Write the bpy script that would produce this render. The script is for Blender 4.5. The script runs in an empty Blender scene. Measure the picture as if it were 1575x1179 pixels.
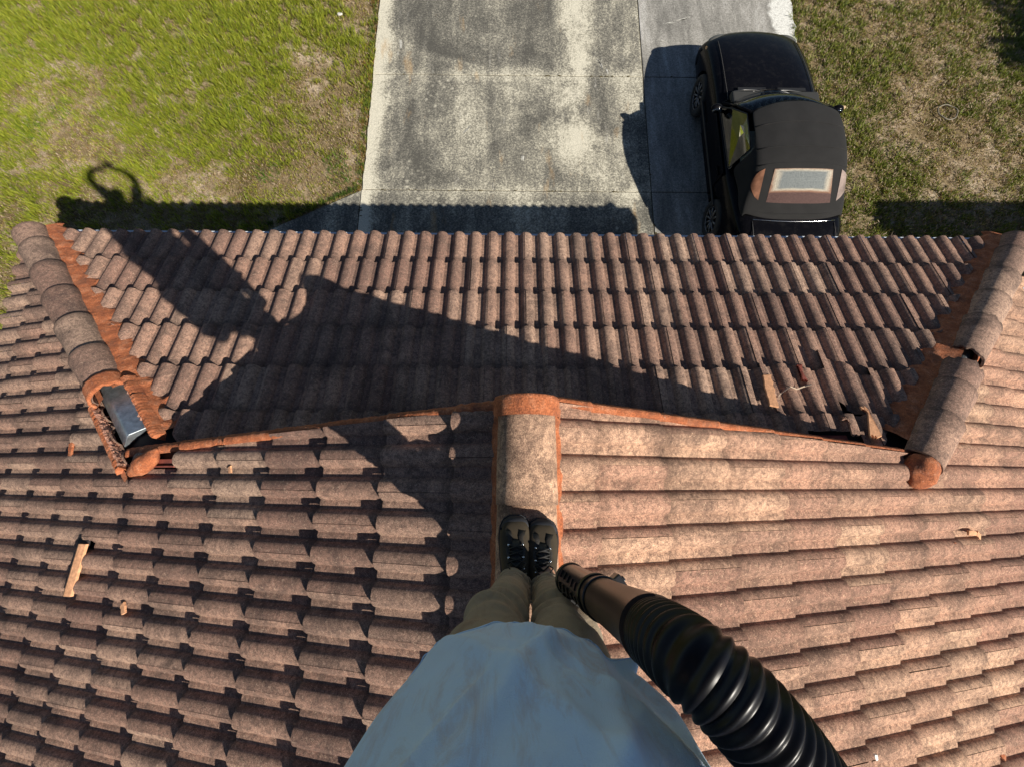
import bpy, bmesh, math, random
import numpy as np
from mathutils import Vector, Matrix, noise as mnoise

S = bpy.context.scene
# ------------------------------------------------------------------ camera
TH, YAW, ROLL, FPX = 1.3546, -0.0269, 0.0331, 656.77
CAMP = Vector((-0.1493, -2.1949, 3.5762))
_R = Vector((math.cos(YAW), math.sin(YAW), 0)); _F0 = Vector((-math.sin(YAW), math.cos(YAW), 0))
_F = _F0*math.cos(TH) + Vector((0, 0, -math.sin(TH))); _U = _F0*math.sin(TH) + Vector((0, 0, math.cos(TH)))
_cr, _sr = math.cos(ROLL), math.sin(ROLL)
cx, cy, cz = _R*_cr + _U*_sr, _U*_cr - _R*_sr, -_F
cd = bpy.data.cameras.new('camera'); cam = bpy.data.objects.new('camera', cd); S.collection.objects.link(cam)
M = Matrix((cx, cy, cz)).transposed().to_4x4(); M.translation = CAMP; cam.matrix_world = M
cd.sensor_width = 36; cd.lens = FPX*36/1575; cd.clip_start = .02; cd.clip_end = 3000
S.camera = cam
# ------------------------------------------------------------------ world, sun, exposure
SUN_D = Vector((-1.08, .81, -1)).normalized()          # direction the light travels
W = bpy.data.worlds.new('World'); S.world = W; W.use_nodes = True
nt = W.node_tree; bg = nt.nodes['Background']
sky = nt.nodes.new('ShaderNodeTexSky'); sky.sky_type = 'NISHITA'; sky.sun_disc = False
sky.sun_elevation = math.asin(-SUN_D.z); sky.sun_rotation = math.atan2(-SUN_D.x, -SUN_D.y)
sky.air_density = .75; sky.dust_density = .2
nt.links.new(sky.outputs[0], bg.inputs[0]); bg.inputs[1].default_value = .05
sl = bpy.data.lights.new('sun', 'SUN'); sl.energy = 5.0; sl.angle = math.radians(.53); sl.color = (1, .93, .82)
so = bpy.data.objects.new('sun', sl); S.collection.objects.link(so)
so.rotation_euler = SUN_D.to_track_quat('-Z', 'Y').to_euler(); so.location = (10, -8, 12)
S.view_settings.view_transform = 'Standard'; S.view_settings.look = 'None'
S.view_settings.exposure = 0.55; S.view_settings.gamma = 1
S.render.engine = 'CYCLES'

C = S.collection
rng = random.Random(7); nr = np.random.RandomState(5)
PI = math.pi
# ------------------------------------------------------------------ helpers
def tag(o, label=None, cat=None, group=None, kind=None):
    if label: o['label'] = label
    if cat: o['category'] = cat
    if group: o['group'] = group
    if kind: o['kind'] = kind
    return o
def empty(name, loc, label, cat, group=None):
    o = bpy.data.objects.new(name, None); C.objects.link(o); o.location = loc; o.empty_display_size = .2
    return tag(o, label, cat, group)
def wloc(o):
    v = Vector(o.location)
    while o.parent: o = o.parent; v = v + Vector(o.location)
    return v
def link(name, me, mats, parent=None, smooth=True, loc=None):
    """link a mesh given in world coordinates; parent keeps it where it is"""
    o = bpy.data.objects.new(name, me); C.objects.link(o)
    if parent:
        o.parent = parent; o.location = -wloc(parent)
    if loc is not None and not parent:                      # top-level: origin at its base
        me.transform(Matrix.Translation(-Vector(loc))); o.location = loc
    for m in (mats if isinstance(mats, (list, tuple)) else [mats]): me.materials.append(m)
    if smooth: me.polygons.foreach_set('use_smooth', [True]*len(me.polygons))
    return o
def from_bm(name, bm, mats, parent=None, smooth=True, loc=None, sharp=None):
    bmesh.ops.recalc_face_normals(bm, faces=bm.faces)
    me = bpy.data.meshes.new(name); bm.to_mesh(me); bm.free()
    o = link(name, me, mats, parent, smooth, loc)
    if sharp is not None:
        try: me.set_sharp_from_angle(angle=math.radians(sharp))
        except Exception: pass
    return o
def bevel_mod(o, w=.005, seg=2, angle=35):
    m = o.modifiers.new('bevel', 'BEVEL'); m.width = w; m.segments = seg; m.limit_method = 'ANGLE'; m.angle_limit = math.radians(angle)
    return o
def loft(bm, rings, closed=True, cap0=True, cap1=True):
    vs = [[bm.verts.new(p) for p in r] for r in rings]
    for a, b in zip(vs, vs[1:]):
        n = len(a)
        for i in range(n if closed else n-1):
            j = (i+1) % n
            bm.faces.new((a[i], a[j], b[j], b[i]))
    if closed and cap0: bm.faces.new(vs[0])
    if closed and cap1: bm.faces.new(vs[-1][::-1])
    return vs
def box(bm, c, s, rot=None):
    m = Matrix.Translation(c) @ (rot.to_4x4() if rot else Matrix.Identity(4)) @ Matrix.Diagonal((*s, 1))
    return bmesh.ops.create_cube(bm, size=1, matrix=m)['verts']
def frame_for(d, up=Vector((0, 0, 1))):
    d = d.normalized(); x = d.cross(up)
    if x.length < 1e-4: x = d.cross(Vector((0, 1, 0)))
    x.normalize(); return x, x.cross(d).normalized()
def tube(bm, pts, rad, n=16, cap=True):
    pts = [Vector(p) for p in pts]; rings = []; up = Vector((0, 0, 1)); px = None
    for i, p in enumerate(pts):
        d = (pts[min(i+1, len(pts)-1)] - pts[max(i-1, 0)]).normalized()
        if px is None: x, y = frame_for(d, up)
        else:
            x = (px - d*px.dot(d)).normalized(); y = x.cross(d).normalized()
        px = x
        r = rad[i] if isinstance(rad, (list, tuple)) else rad
        rings.append([p + (x*math.cos(2*PI*k/n) + y*math.sin(2*PI*k/n))*r for k in range(n)])
    loft(bm, rings, True, cap, cap)
def curve_pts(ctrl, n):
    """Catmull-Rom through ctrl"""
    P = [Vector(c) for c in ctrl]; P = [P[0]*2-P[1]] + P + [P[-1]*2-P[-2]]; out = []
    seg = len(P)-3
    for i in range(n):
        u = i/(n-1)*seg; k = min(int(u), seg-1); t = u-k
        a, b, c, d = P[k:k+4]
        out.append(.5*((2*b)+(c-a)*t+(2*a-5*b+4*c-d)*t*t+(3*b-a-3*c+d)*t**3))
    return out
def cyl(bm, a, b, r0, r1=None, n=20): tube(bm, [a, b], [r0, r0 if r1 is None else r1], n)
def ellipsoid(bm, c, r, n=16, m=10, rot=None):
    mat = Matrix.Translation(c) @ (rot.to_4x4() if rot else Matrix.Identity(4)) @ Matrix.Diagonal((*r, 1))
    bmesh.ops.create_uvsphere(bm, u_segments=n, v_segments=m, radius=1, matrix=mat)
def bake(o):
    """apply the modifiers of o"""
    dg = bpy.context.evaluated_depsgraph_get(); dg.update()
    me = bpy.data.meshes.new_from_object(o.evaluated_get(dg)); o.modifiers.clear(); old = o.data; o.data = me
    bpy.data.meshes.remove(old); return o

# ------------------------------------------------------------------ materials
def new_mat(name):
    m = bpy.data.materials.new(name); m.use_nodes = True; n = m.node_tree
    return m, n, n.nodes['Principled BSDF']
def N(n, t, **kw):
    x = n.nodes.new(t)
    for k, v in kw.items(): setattr(x, k, v)
    return x
def noise_node(n, vec, scale, detail=4, rough=.6, dist=0):
    x = N(n, 'ShaderNodeTexNoise'); x.inputs['Scale'].default_value = scale; x.inputs['Detail'].default_value = detail
    x.inputs['Roughness'].default_value = rough; x.inputs['Distortion'].default_value = dist
    n.links.new(vec, x.inputs['Vector']); return x.outputs[0]
def ramp(n, fac, stops, interp='LINEAR'):
    x = N(n, 'ShaderNodeValToRGB'); x.color_ramp.interpolation = interp; e = x.color_ramp.elements
    while len(e) < len(stops): e.new(.5)
    for q, (p, c) in zip(e, stops):
        q.position = p; q.color = (*c, 1) if len(c) == 3 else c
    n.links.new(fac, x.inputs[0]); return x.outputs[0]
def mixc(n, fac, a, b, mode='MIX'):
    x = N(n, 'ShaderNodeMix', data_type='RGBA', blend_type=mode)
    for v, i in ((fac, 0), (a, 6), (b, 7)):
        if isinstance(v, (int, float)): x.inputs[i].default_value = v
        elif isinstance(v, tuple): x.inputs[i].default_value = (*v, 1)
        else: n.links.new(v, x.inputs[i])
    return x.outputs[2]
def mathn(n, op, a, b=0.0):
    x = N(n, 'ShaderNodeMath', operation=op)
    for v, i in ((a, 0), (b, 1)):
        if isinstance(v, (int, float)): x.inputs[i].default_value = v
        else: n.links.new(v, x.inputs[i])
    return x.outputs[0]
def objvec(n, scale=None):
    t = N(n, 'ShaderNodeTexCoord').outputs['Object']
    if scale is None: return t
    mp = N(n, 'ShaderNodeMapping'); mp.inputs['Scale'].default_value = scale; n.links.new(t, mp.inputs[0]); return mp.outputs[0]
def bump(n, b, height, strength=.5, dist=.01):
    x = N(n, 'ShaderNodeBump'); x.inputs['Strength'].default_value = strength; x.inputs['Distance'].default_value = dist
    n.links.new(height, x.inputs['Height']); n.links.new(x.outputs[0], b.inputs['Normal'])
def simple(name, col, rough=.5, metal=0, nscale=0, namt=.3, bstr=0, bscale=80, bdist=.003, coat=0, spec=None):
    m, n, b = new_mat(name); b.inputs['Roughness'].default_value = rough; b.inputs['Metallic'].default_value = metal
    b.inputs['Coat Weight'].default_value = coat
    if spec is not None: b.inputs['Specular IOR Level'].default_value = spec
    v = objvec(n)
    if nscale:
        f = noise_node(n, v, nscale, 5)
        c = ramp(n, f, [(.3, tuple(x*(1-namt) for x in col)), (.7, tuple(min(1, x*(1+namt)) for x in col))])
        n.links.new(c, b.inputs['Base Color'])
    else: b.inputs['Base Color'].default_value = (*col, 1)
    if bstr: bump(n, b, noise_node(n, v, bscale, 4), bstr, bdist)
    return m

def tile_material(name, base, dark, pale):
    m, n, b = new_mat(name); v = objvec(n)
    at = N(n, 'ShaderNodeAttribute', attribute_name='tint'); sp = N(n, 'ShaderNodeSeparateColor'); n.links.new(at.outputs['Color'], sp.inputs[0])
    c = mixc(n, sp.outputs[0], base, (base[0]*.62, base[1]*.60, base[2]*.64))
    c = mixc(n, mathn(n, 'MULTIPLY', sp.outputs[1], .55), c, pale)
    big = noise_node(n, v, 3.2, 8, .68, .8)
    c = mixc(n, ramp(n, big, [(.46, (0,)*3), (.64, (.72,)*3)]), c, dark)
    lic = noise_node(n, v, 13, 6, .75, .2)
    c = mixc(n, ramp(n, lic, [(.55, (0,)*3), (.66, (.5,)*3)]), c, tuple(x*.7 for x in dark))
    mid = noise_node(n, v, 44, 7, .78)
    c = mixc(n, ramp(n, mid, [(.44, (0,)*3), (.60, (.7,)*3)]), c, dark)
    c = mixc(n, ramp(n, noise_node(n, v, 75, 5, .75), [(.55, (0,)*3), (.68, (.55,)*3)]), c, pale)
    gr = noise_node(n, v, 230, 3, .8)
    c = mixc(n, 1.0, c, ramp(n, gr, [(.34, (.50,)*3), (.5, (1.0,)*3), (.64, (1.6,)*3)]), 'MULTIPLY')
    sp2 = N(n, 'ShaderNodeTexVoronoi'); sp2.inputs['Scale'].default_value = 60; n.links.new(v, sp2.inputs['Vector'])
    c = mixc(n, ramp(n, sp2.outputs['Distance'], [(.06, (.75,)*3), (.16, (0,)*3)]), c, (.035, .028, .025))
    # darker at the covered head and on the butt of the tile
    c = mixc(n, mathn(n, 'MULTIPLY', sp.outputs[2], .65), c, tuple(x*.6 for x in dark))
    n.links.new(c, b.inputs['Base Color']); b.inputs['Roughness'].default_value = .92; b.inputs['Specular IOR Level'].default_value = .25
    bump(n, b, mathn(n, 'ADD', gr, mathn(n, 'MULTIPLY', mid, .8)), .75, .004)
    return m
M_TILE = tile_material('roof_tile', (.53, .295, .200), (.120, .074, .056), (.80, .54, .35))  # lighter, warmer copy of the tile, sunlight on the right slope put into its tone
M_TILE_SHADE = tile_material('roof_tile_shaded', (.40, .235, .168), (.095, .064, .054), (.60, .43, .31))  # darker copy: shade on the slopes off the sun painted in; also hip caps
def mortar_material():
    m, n, b = new_mat('mortar'); v = objvec(n)
    a = noise_node(n, v, 14, 6, .7)
    c = ramp(n, a, [(.3, (.26, .078, .036)), (.5, (.46, .14, .052)), (.72, (.60, .25, .13))])
    g = noise_node(n, v, 120, 4, .75)
    c = mixc(n, 1.0, c, ramp(n, g, [(.35, (.6,)*3), (.65, (1.3,)*3)]), 'MULTIPLY')
    c = mixc(n, ramp(n, noise_node(n, v, 9, 8, .75, .3), [(.52, (0,)*3), (.68, (.55,)*3)]), c, (.15, .08, .055))
    c = mixc(n, ramp(n, noise_node(n, v, 30, 6, .8), [(.60, (0,)*3), (.7, (.6,)*3)]), c, (.50, .36, .27))
    n.links.new(c, b.inputs['Base Color']); b.inputs['Roughness'].default_value = .95
    bump(n, b, mathn(n, 'ADD', g, mathn(n, 'MULTIPLY', a, 2)), .9, .008); return m
M_MORTAR = mortar_material()
M_CLAY = simple('raw_tile_core', (.62, .32, .17), .95, nscale=40, namt=.3, bstr=.5)
M_TORN = simple('torn_bedding', (.55, .28, .19), .95, nscale=45, namt=.6, bstr=.9, bscale=120, bdist=.01)
M_CLAYRED = simple('red_painted_underlay', (.24, .06, .04), .8, nscale=30, namt=.3)
M_DARK = simple('dark_underlay', (.025, .02, .02), .9)
M_GALV = simple('galvanised_metal', (.36, .40, .43), .42, .85, nscale=25, namt=.35, bstr=.2, bscale=30)
M_DRIP = simple('painted_drip_metal', (.62, .68, .75), .4, nscale=6, namt=.1)
M_STUCCO = simple('stucco', (.62, .56, .46), .95, nscale=3, namt=.12, bstr=.8, bscale=90, bdist=.01)
M_WHITE = simple('white_paint', (.78, .78, .76), .5, nscale=4, namt=.06)

# ------------------------------------------------------------------ roof geometry
r = .155; E = .379; T = .3846; A = 4.5763; H = 2.65; B = 2.05
c_ = 1/math.sqrt(1+T*T); s_ = T*c_
HW, HH = .055, .040
XR = -.075                                             # ridge line
def prof(d):
    """height of the roll at signed distance d from its crest"""
    ad = abs(d)
    if ad < HW:
        Rr = (HW*HW+HH*HH)/(2*HH); a_ = math.sqrt(max(Rr*Rr-d*d, 0))-(Rr-HH)
        return .45*a_ + .55*HH*(1-(ad/HW)**3.2)
    q = (ad-HW)/(r/2-HW)
    return .004*max(0, 1-abs(q-.85)/.3)
def profile_at(w, w0):
    d = (w-w0) % r
    if d > r/2: d -= r
    return prof(d)
def make_tiles(bm, O, Wd, Sd, Nd, crest0, kr, jr, e, s0=0., keep=None, thick=.024, step=.033, rg=rng, special=None):
    """tiles of two rolls each, laid broken-bond; w runs along Wd, s up the slope"""
    lay = bm.verts.layers.float_color.get('tint') or bm.verts.layers.float_color.new('tint')
    dl = .012
    samp = [dl, dl+.0035]
    for base in (0, r, 2*r):
        for a in range(-6, 7):
            w = base + HW*math.sin(a/6*PI/2*.999)
            samp.append(w)
        samp += [base+HW+.006, base+r/2-.002, base+r-HW-.006]
    samp = sorted(x for x in set(round(x, 5) for x in samp) if dl <= x <= 2*r+dl-.001) + [2*r+dl]
    for k in range(*kr):
        for j in range(*jr):
            w0 = crest0 + (2*j + (k % 2))*r
            sb = s0 + k*e
            if keep and not keep(w0, sb, k, j): continue
            ds, dn, rot = rg.uniform(-.004, .004), rg.uniform(-.0015, .002), rg.uniform(-.004, .004)
            if special and (k, j) in special:
                a_, b_, c2 = special[(k, j)]; ds += a_; dn += b_; rot += c2
            tint = (rg.random()**1.2, rg.random()**2.2)
            rows = []
            chip = {rg.randrange(len(samp)): rg.uniform(.004, .012)} if rg.random() < .12 else {}
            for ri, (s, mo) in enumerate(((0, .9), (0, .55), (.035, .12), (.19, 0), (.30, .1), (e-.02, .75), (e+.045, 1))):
                row = []
                for i, w in enumerate(samp):
                    h = profile_at(w, 0)
                    if i == 0: h -= .007
                    if i == len(samp)-1: h += .0015
                    lift = step*(1-s/e)
                    jit = mnoise.noise(Vector((w*60+j*7, k*3.1, 0)))*.0022 + chip.get(i, 0) if s == 0 else 0
                    n_ = h + lift + dn
                    if ri == 0: n_ -= thick
                    ss = sb + s + ds + jit + rot*(w/r-1)*6*.1
                    v = bm.verts.new(O + Wd*(w0+w) + Sd*ss + Nd*n_)
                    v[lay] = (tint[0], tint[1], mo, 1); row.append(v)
                rows.append(row)
            # split the butt edge so it stays crisp
            top = []
            for v in rows[1]:
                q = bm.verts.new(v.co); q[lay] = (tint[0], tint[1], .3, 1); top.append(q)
            seq = [(rows[0], rows[1]), (top, rows[2]), (rows[2], rows[3]), (rows[3], rows[4]), (rows[4], rows[5]), (rows[5], rows[6])]
            for a_, b_ in seq:
                for i in range(len(samp)-1):
                    bm.faces.new((a_[i], a_[i+1], b_[i+1], b_[i]))
def cut(bm, co, no):
    """keep the side the normal points away from"""
    bmesh.ops.bisect_plane(bm, geom=bm.verts[:]+bm.edges[:]+bm.faces[:], plane_co=co, plane_no=no, clear_outer=True, dist=1e-5)
def hole(bm, x0_, x1_, y0_, y1_, jag=.0):
    for co, no in (((x0_, 0, 0), (1, .1*jag, 0)), ((x1_, 0, 0), (1, -.2*jag, 0)), ((0, y0_, 0), (0, 1, 0)), ((0, y1_, 0), (.1*jag, 1, 0))):
        bmesh.ops.bisect_plane(bm, geom=bm.verts[:]+bm.edges[:]+bm.faces[:], plane_co=co, plane_no=no)
    kill = [f for f in bm.faces if x0_ < f.calc_center_median().x < x1_ and y0_ < f.calc_center_median().y < y1_]
    bmesh.ops.delete(bm, geom=kill, context='FACES')
def tiles_obj(name, bm, mat, parent):
    me = bpy.data.meshes.new(name); bm.to_mesh(me); bm.free(); return link(name, me, mat, parent)

house = empty('house', (0, -4.5, -H), 'stucco house under the brown concrete tiled hip roof that fills the foreground', 'house')
YB = -9.2
SQ = 1/math.sqrt(2)
# front slope
Nf = Vector((0, s_, c_)); Sf = Vector((0, -c_, s_)); Wf = Vector((-1, 0, 0))
bm = bmesh.new(); x0 = -4.346
def keep_front(w, s, k, j):
    X, Y = -w, -s*c_
    return abs(X) < A + Y + .4 and not ((k, j) in front_skip)
# crest of roll i at X = x0 + i r, so w = -x0 - i r
front_skip = set()
kf = (0, 6)
def front_kj(X, Y):
    k = int(-Y/c_/E); j = math.floor((-X - FC0 - (k % 2)*r)/(2*r)); return k, j
FC0 = -x0 - 60*r
make_tiles(bm, -Nf*HH, Wf, Sf, Nf, FC0, (0, 7), (0, 31), E, 0.0, keep_front,
           special={front_kj(2.25, -1.72): (-.03, .008, -.2)})
DC = .205*math.sqrt(2)
cut(bm, (-A+DC, 0, 0), (-SQ, -SQ, 0)); cut(bm, (A-DC, 0, 0), (SQ, -SQ, 0)); cut(bm, (0, -2.02, 0), (0, -1, 0))
hole(bm, 1.84, 2.22, -2.03, -1.88)
tiles_obj('front_roof_slope', bm, M_TILE_SHADE, house)
# left slope
Nl = Vector((-s_, 0, c_)); Sl = Vector((c_, 0, s_)); Wl = Vector((0, -1, 0))
eL = .3765; yL = -2.038
bm = bmesh.new()
def keep_left(w, s, k, j):
    Y = -w; X = -A + s*c_
    return (Y < -1.6 or Y - .31 < -(X + A) + .1) and (k, j) not in left_skip
LC0 = -(yL - .058) - 14*r
def left_kj(X, Y):
    k = math.floor(((X+A)/c_ + .045)/eL); j = math.floor((-Y - LC0 - (k % 2)*r)/(2*r)); return k, j
left_skip = set()
make_tiles(bm, Vector((-A, 0, 0)) - Nl*HH, Wl, Sl, Nl, LC0, (0, 13), (0, 31), eL, -.045, keep_left,
           special={})
def clip_side(bm, sg):
    xin = A - B
    for co, no in (((sg*xin, 0, 0), (1, 0, 0)), ((0, -1.87, 0), (sg*.068, 1, 0)), ((sg*(A+.15), 0, 0), (-sg*SQ, SQ, 0))):
        bmesh.ops.bisect_plane(bm, geom=bm.verts[:]+bm.edges[:]+bm.faces[:], plane_co=co, plane_no=no)
    kill = []
    for f in bm.faces:
        c = f.calc_center_median()
        if (abs(c.x) < xin and c.y > -1.87-.068*abs(c.x)) or (abs(c.x) >= xin and c.y > -(A+.15-abs(c.x))): kill.append(f)
    bmesh.ops.delete(bm, geom=kill, context='FACES')
clip_side(bm, -1); cut(bm, (XR-.03, 0, 0), (1, 0, 0)); hole(bm, -2.44, -2.20, -2.155, -2.04); hole(bm, -2.90, -2.79, -2.66, -2.60)
tiles_obj('left_roof_slope', bm, M_TILE_SHADE, house)
# right slope
Nr_ = Vector((s_, 0, c_)); Sr = Vector((-c_, 0, s_)); Wr = Vector((0, 1, 0))
yR = -1.937; eR = .3805
bm = bmesh.new()
RC0 = (yR - .058) - 48*r
def keep_right(w, s, k, j):
    Y = w; X = A - s*c_
    return (Y < -1.6 or Y < -(A - X) + .1)
# courses counted so that butts fall at .24, .61, .98 ... m below the ridge
sR = (A/c_ - .24) - 12*eR
make_tiles(bm, Vector((A, 0, 0)) - Nr_*HH, Wr, Sr, Nr_, RC0, (0, 13), (0, 31), eR, sR, keep_right)
clip_side(bm, 1); cut(bm, (XR+.03, 0, 0), (-1, 0, 0))
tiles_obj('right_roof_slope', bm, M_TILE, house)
# felt under the tiles
bm = bmesh.new()
def quad(bm, *p): return bm.faces.new([bm.verts.new(q) for q in p])
dz = Vector((0, 0, -.062))
P = lambda x, y, z: Vector((x, y, z)) + dz
quad(bm, P(-A, 0, 0), P(A, 0, 0), P(A-B, -B, B*T), P(-A+B, -B, B*T))
quad(bm, P(-A, 0, 0), P(-A+B, -B, B*T), P(-A+B, YB, B*T), P(-A, YB, 0))
quad(bm, P(A, 0, 0), P(A-B, -B, B*T), P(A-B, YB, B*T), P(A, YB, 0))
quad(bm, P(-A+B, -2.06, B*T), P(0, -1.90, A*T), P(0, YB, A*T), P(-A+B, YB, B*T))
quad(bm, P(A-B, -2.06, B*T), P(0, -1.90, A*T), P(0, YB, A*T), P(A-B, YB, B*T))
from_bm('roof_felt', bm, M_DARK, house, smooth=False)
# gable wall
bm = bmesh.new()
tri = [(-A+B+.1, B*T-.12), (0, B*T-.12), (A-B-.1, B*T-.12), (A-B-.1, B*T-.03), (0, A*T-.08), (-A+B+.1, B*T-.03)]
loft(bm, [[(x, -1.90-.068*abs(x)-dy_, z) for x, z in tri] for dy_ in (0, .045)])
from_bm('gable_wall', bm, M_STUCCO, house, smooth=False)
# walls, soffit, fascia, drip edge
bm = bmesh.new()
WX = A-.5
box(bm, (0, (YB-.5)/2 - .0, -H/2-.1), (2*WX, -YB-.5+.0, H-.2)); from_bm('wall', bm, M_STUCCO, house, smooth=False)
bm = bmesh.new()
box(bm, (0, YB/2, -.17), (2*A-.1, -YB-.06, .02)); from_bm('soffit', bm, M_WHITE, house, smooth=False)
bm = bmesh.new()
box(bm, (0, -.035, -.125), (2*A-.06, .025, .15)); box(bm, (-A+.035, YB/2, -.125), (.025, -YB-.1, .15)); box(bm, (A-.035, YB/2, -.125), (.025, -YB-.1, .15))
from_bm('fascia', bm, M_WHITE, house, smooth=False)
bm = bmesh.new()
box(bm, (0, .013, -.062), (2*A+.02, .07, .006)); box(bm, (0, .045, -.075), (2*A+.02, .006, .03))
box(bm, (-A-.012, YB/2, -.07), (.05, -YB, .006)); box(bm, (A+.012, YB/2, -.07), (.05, -YB, .006))
from_bm('drip_edge', bm, M_DRIP, house, smooth=False)
# garage door on the front wall
gd = bmesh.new()
for i in range(4): box(gd, (.2, -.49, -H+.3+i*.53), (4.6, .05, .515))
bevel_mod(from_bm('garage_door', gd, M_WHITE, house, smooth=False), .008)

# ---- caps
def cap_tile(bm, p0, p1, up, w0=.128, w1=.112, h0=.10, h1=.085, th=.016, seed=0, tintv=None, jag=0., hgt=0.):
    """half-round cap from its lower (p0) to its upper (p1) end"""
    lay = bm.verts.layers.float_color.get('tint') or bm.verts.layers.float_color.new('tint')
    d = (p1-p0).normalized(); sd = d.cross(up).normalized(); u = sd.cross(d).normalized()
    n = 22; m = 9
    tv = tintv or (rng.random(), rng.random())
    def ring(t, sh, mo):
        w = w0+(w1-w0)*t-sh; h = h0+(h1-h0)*t-sh; rr = []
        for i in range(n+1):
            a = -.12 + (PI+.24)*i/n
            q = p0.lerp(p1, t)
            if t in (0, 1) and jag: q = q + d*mnoise.noise(Vector((i*.55, seed*3.7, t*9)))*jag
            k = 1 + .02*mnoise.noise(Vector((t*5, i*.3, seed)))
            v = bm.verts.new(q + sd*math.cos(a)*w*k + u*(math.sin(a)**1 if math.sin(a) > 0 else math.sin(a))*h*k + u*hgt)
            v[lay] = (tv[0], tv[1], mo, 1); rr.append(v)
        return rr
    def strip(a, b):
        for i in range(len(a)-1): bm.faces.new((a[i], a[i+1], b[i+1], b[i]))
    outer = [ring(t/m, 0, .9 if t == 0 else max(0, (t/m-.75)*2.2)) for t in range(m+1)]
    for a, b in zip(outer, outer[1:]): strip(b, a)
    inner = [ring(0, th, .8), ring(1, th, .8)]
    strip(inner[0], inner[1])
    o0 = [bm.verts.new(v.co) for v in outer[0]]; o1 = [bm.verts.new(v.co) for v in outer[-1]]
    i0 = [bm.verts.new(v.co) for v in inner[0]]; i1 = [bm.verts.new(v.co) for v in inner[1]]
    for q in o0+o1+i0+i1: q[lay] = (tv[0], tv[1], .8, 1)
    strip(i0, o0); strip(o1, i1)
def cap_obj(p0, p1, up, parent=house, name='ridge_cap', label=None, mat=M_TILE_SHADE, **kw):
    bm = bmesh.new(); cap_tile(bm, Vector(p0), Vector(p1), up, **kw)
    bmesh.ops.recalc_face_normals(bm, faces=bm.faces)
    o = tiles_obj(name, bm, mat, parent)
    if label: o['label'] = label
    return o
UP = Vector((0, 0, 1))
# ridge
y = -1.925; L_ = .365; i = 0
zr = A*T - .005
while y > YB:
    cap_obj((XR, y-L_-.012 if True else 0, zr+.012), (XR, y+.0, zr+.0 if i else zr+.004), UP, seed=i, w0=.128, w1=.122, h0=.122, h1=.108, mat=M_TILE, tintv=(.05+.2*rng.random(), .9))
    y -= L_; i += 1
# hips: param m from the eave corner (0) to the gable foot (1)
def hip_pt(sg, m, dz=0.): return Vector((sg*(A-B*m), -B*m, B*T*m+dz))
hlen = B*math.sqrt(2+T*T)
def hip_up(sg):
    d = (hip_pt(sg, 1)-hip_pt(sg, 0)).normalized(); sd = d.cross(UP).normalized(); return sd.cross(d).normalized()
capn = 8; dm = .122
for k in range(6):
    m0 = .0 + k*.1345 - .012 + (.04 if k == 0 else 0); m1 = min((k+1)*.1345 + .01, .80)
    cap_obj(hip_pt(-1, m0, .012), hip_pt(-1, m1, .0), hip_up(-1), name='hip_cap', seed=k+20, w0=.135, w1=.118, h0=.115, h1=.095)
for k, (m0, m1, lat, hz, jg) in enumerate([(.03, .13, 0, 0, 0), (.12, .255, 0, 0, 0), (.245, .38, 0, 0, 0), (.37, .50, 0, 0, 0), (.49, .635, .0, 0, .035), (.69, .80, .0, 0, .05), (.77, .90, 0, .01, 0), (.885, 1.02, 0, .012, 0)]):
    sdv = Vector((SQ, SQ, 0))*lat
    cap_obj(hip_pt(1, m0, .012)+sdv, hip_pt(1, m1, .0)+sdv, hip_up(1), name='hip_cap', seed=k+40, jag=jg, hgt=hz, w0=.135, w1=.118, h0=.115, h1=.095, label='hip cap broken open at one end' if jg else None)
# a broken outer half cap beside the gap on the right hip
bm = bmesh.new()
p0, p1 = hip_pt(1, .61, .014)+Vector((.012, .012, 0)), hip_pt(1, .725, .014)+Vector((.012, .012, 0))
cap_tile(bm, p0, p1, hip_up(1), seed=77, jag=.06, w0=.13, w1=.12, h0=.10, h1=.10)
cut(bm, hip_pt(1, .6)+Vector((.05, .05, 0)), (-SQ, -SQ, 0))
o = tiles_obj('hip_cap', bm, M_TILE_SHADE, house); o['label'] = 'broken slipped half of a hip cap'
# galvanised hip flashing seen where the caps are gone
def hip_metal(sg, m0, m1):
    bm = bmesh.new(); u = hip_up(sg); sd = Vector((SQ, -sg*SQ, 0))
    rr = []
    for m in (m0, m1):
        p = hip_pt(sg, m, .0)
        rr.append([p+sd*a+u*b for a, b in ((-.10, -.06), (-.095, -.040), (-.02, .006), (.0, .012), (.095, -.036), (.10, -.06))])
    loft(bm, rr); o = from_bm('hip_flashing', bm, M_GALV, house, smooth=False); bevel_mod(o, .006)
hip_metal(-1, .74, .945); hip_metal(1, .56, .76)

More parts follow.
